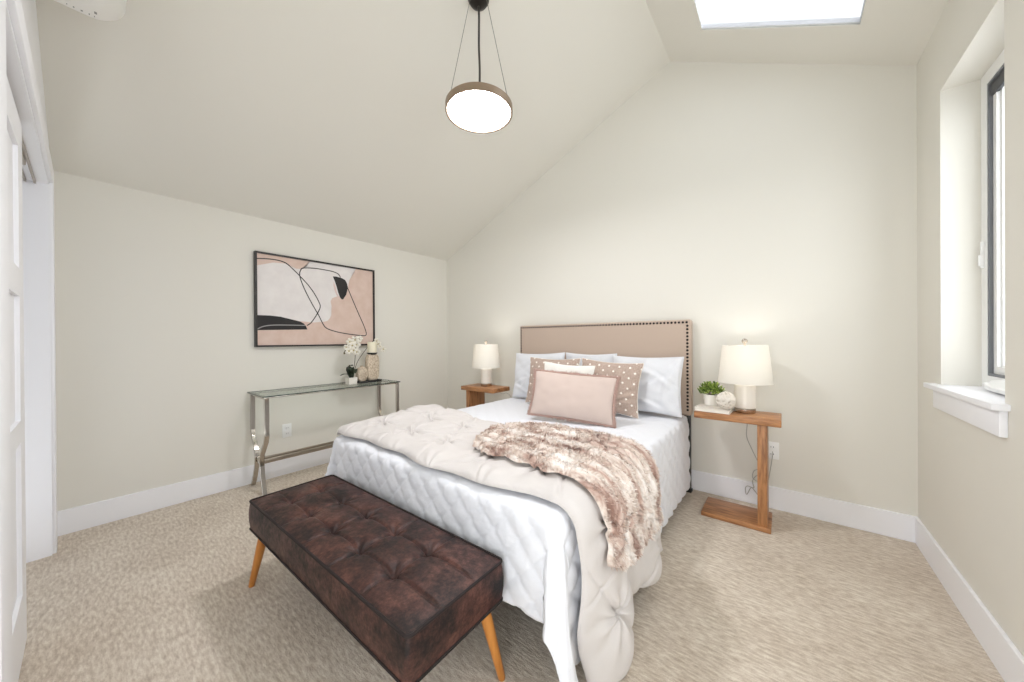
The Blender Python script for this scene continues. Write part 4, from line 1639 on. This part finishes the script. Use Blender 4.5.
# ------------------------------------------------------------------ light and sky
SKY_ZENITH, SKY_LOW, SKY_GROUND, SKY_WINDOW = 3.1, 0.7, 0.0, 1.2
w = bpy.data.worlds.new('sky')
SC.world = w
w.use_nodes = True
bg = w.node_tree.nodes['Background']
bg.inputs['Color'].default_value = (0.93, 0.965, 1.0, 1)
# overcast sky, brightest low in the direction the room opens to
wt = w.node_tree
tcw = wt.nodes.new('ShaderNodeTexCoord')
sepw = wt.nodes.new('ShaderNodeSeparateXYZ')
wt.links.new(tcw.outputs['Generated'], sepw.inputs[0])


def wmath(op, x, y):
    nd = wt.nodes.new('ShaderNodeMath')
    nd.operation = op
    for i, v_ in enumerate((x, y)):
        if isinstance(v_, (int, float)):
            nd.inputs[i].default_value = v_
        else:
            wt.links.new(v_, nd.inputs[i])
    return nd.outputs[0]


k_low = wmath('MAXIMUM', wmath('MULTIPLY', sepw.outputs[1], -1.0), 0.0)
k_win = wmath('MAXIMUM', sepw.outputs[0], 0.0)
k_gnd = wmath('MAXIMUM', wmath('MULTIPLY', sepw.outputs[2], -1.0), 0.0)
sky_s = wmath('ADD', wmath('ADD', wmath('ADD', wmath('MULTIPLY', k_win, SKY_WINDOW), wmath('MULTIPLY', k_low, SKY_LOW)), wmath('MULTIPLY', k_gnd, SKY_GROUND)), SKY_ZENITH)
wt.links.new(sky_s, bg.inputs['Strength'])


def area(name, loc, rot, sx, sy, energy=0, portal=False, color=(1, 1, 1)):
    li = bpy.data.lights.new(name, 'AREA')
    li.shape = 'RECTANGLE'
    li.size, li.size_y = sx, sy
    li.energy = energy
    li.color = color
    if portal:
        li.cycles.is_portal = True
    o = bpy.data.objects.new(name, li)
    COL.objects.link(o)
    o.location = loc
    o.rotation_euler = rot
    return o


# openings through which the sky lights the room
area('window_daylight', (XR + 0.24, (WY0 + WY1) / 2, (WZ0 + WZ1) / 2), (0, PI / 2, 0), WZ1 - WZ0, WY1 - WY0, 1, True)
area('added_window_daylight', (XR + 0.24, (VY0 + VY1) / 2, (WZ0 + WZ1) / 2), (0, PI / 2, 0), WZ1 - WZ0, VY1 - VY0, 1, True)  # portal for the added out-of-view window
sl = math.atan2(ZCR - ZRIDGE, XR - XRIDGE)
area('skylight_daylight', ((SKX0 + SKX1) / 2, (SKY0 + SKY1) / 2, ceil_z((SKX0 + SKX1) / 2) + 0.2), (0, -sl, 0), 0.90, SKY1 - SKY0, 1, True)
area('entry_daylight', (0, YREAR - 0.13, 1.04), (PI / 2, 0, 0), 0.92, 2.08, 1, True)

# ------------------------------------------------------------------ camera
F_, YAW, PIT, ROL, H_ = 339.953, 0.67399, -0.00271, -0.00625, 1.15
c, s = math.cos(YAW), math.sin(YAW)
xr, z0, y0 = Vector((c, s, 0)), Vector((-s, c, 0)), Vector((0, 0, 1))
zf = z0 * math.cos(PIT) + y0 * math.sin(PIT)
yu = y0 * math.cos(PIT) - z0 * math.sin(PIT)
xc = xr * math.cos(ROL) + yu * math.sin(ROL)
yc = yu * math.cos(ROL) - xr * math.sin(ROL)
cam = bpy.data.cameras.new('camera')
cam.sensor_fit = 'HORIZONTAL'
cam.sensor_width = 36.0
cam.lens = 36.0 * F_ / 1024.0
cam.clip_start = 0.02
co = bpy.data.objects.new('camera', cam)
COL.objects.link(co)
co.matrix_world = Matrix(((xc.x, yc.x, -zf.x, 0), (xc.y, yc.y, -zf.y, 0), (xc.z, yc.z, -zf.z, H_), (0, 0, 0, 1)))
SC.camera = co

vs = SC.view_settings
vs.view_transform = 'Standard'
vs.look = 'None'
vs.gamma = 1.0
vs.use_curve_mapping = False
vs.exposure = 0.0
try:
    SC.cycles.use_denoising = True
    SC.cycles.max_bounces = 10
    SC.cycles.diffuse_bounces = 6
    SC.cycles.transparent_max_bounces = 12
    SC.cycles.sample_clamp_indirect = 6.0
except Exception:
    pass
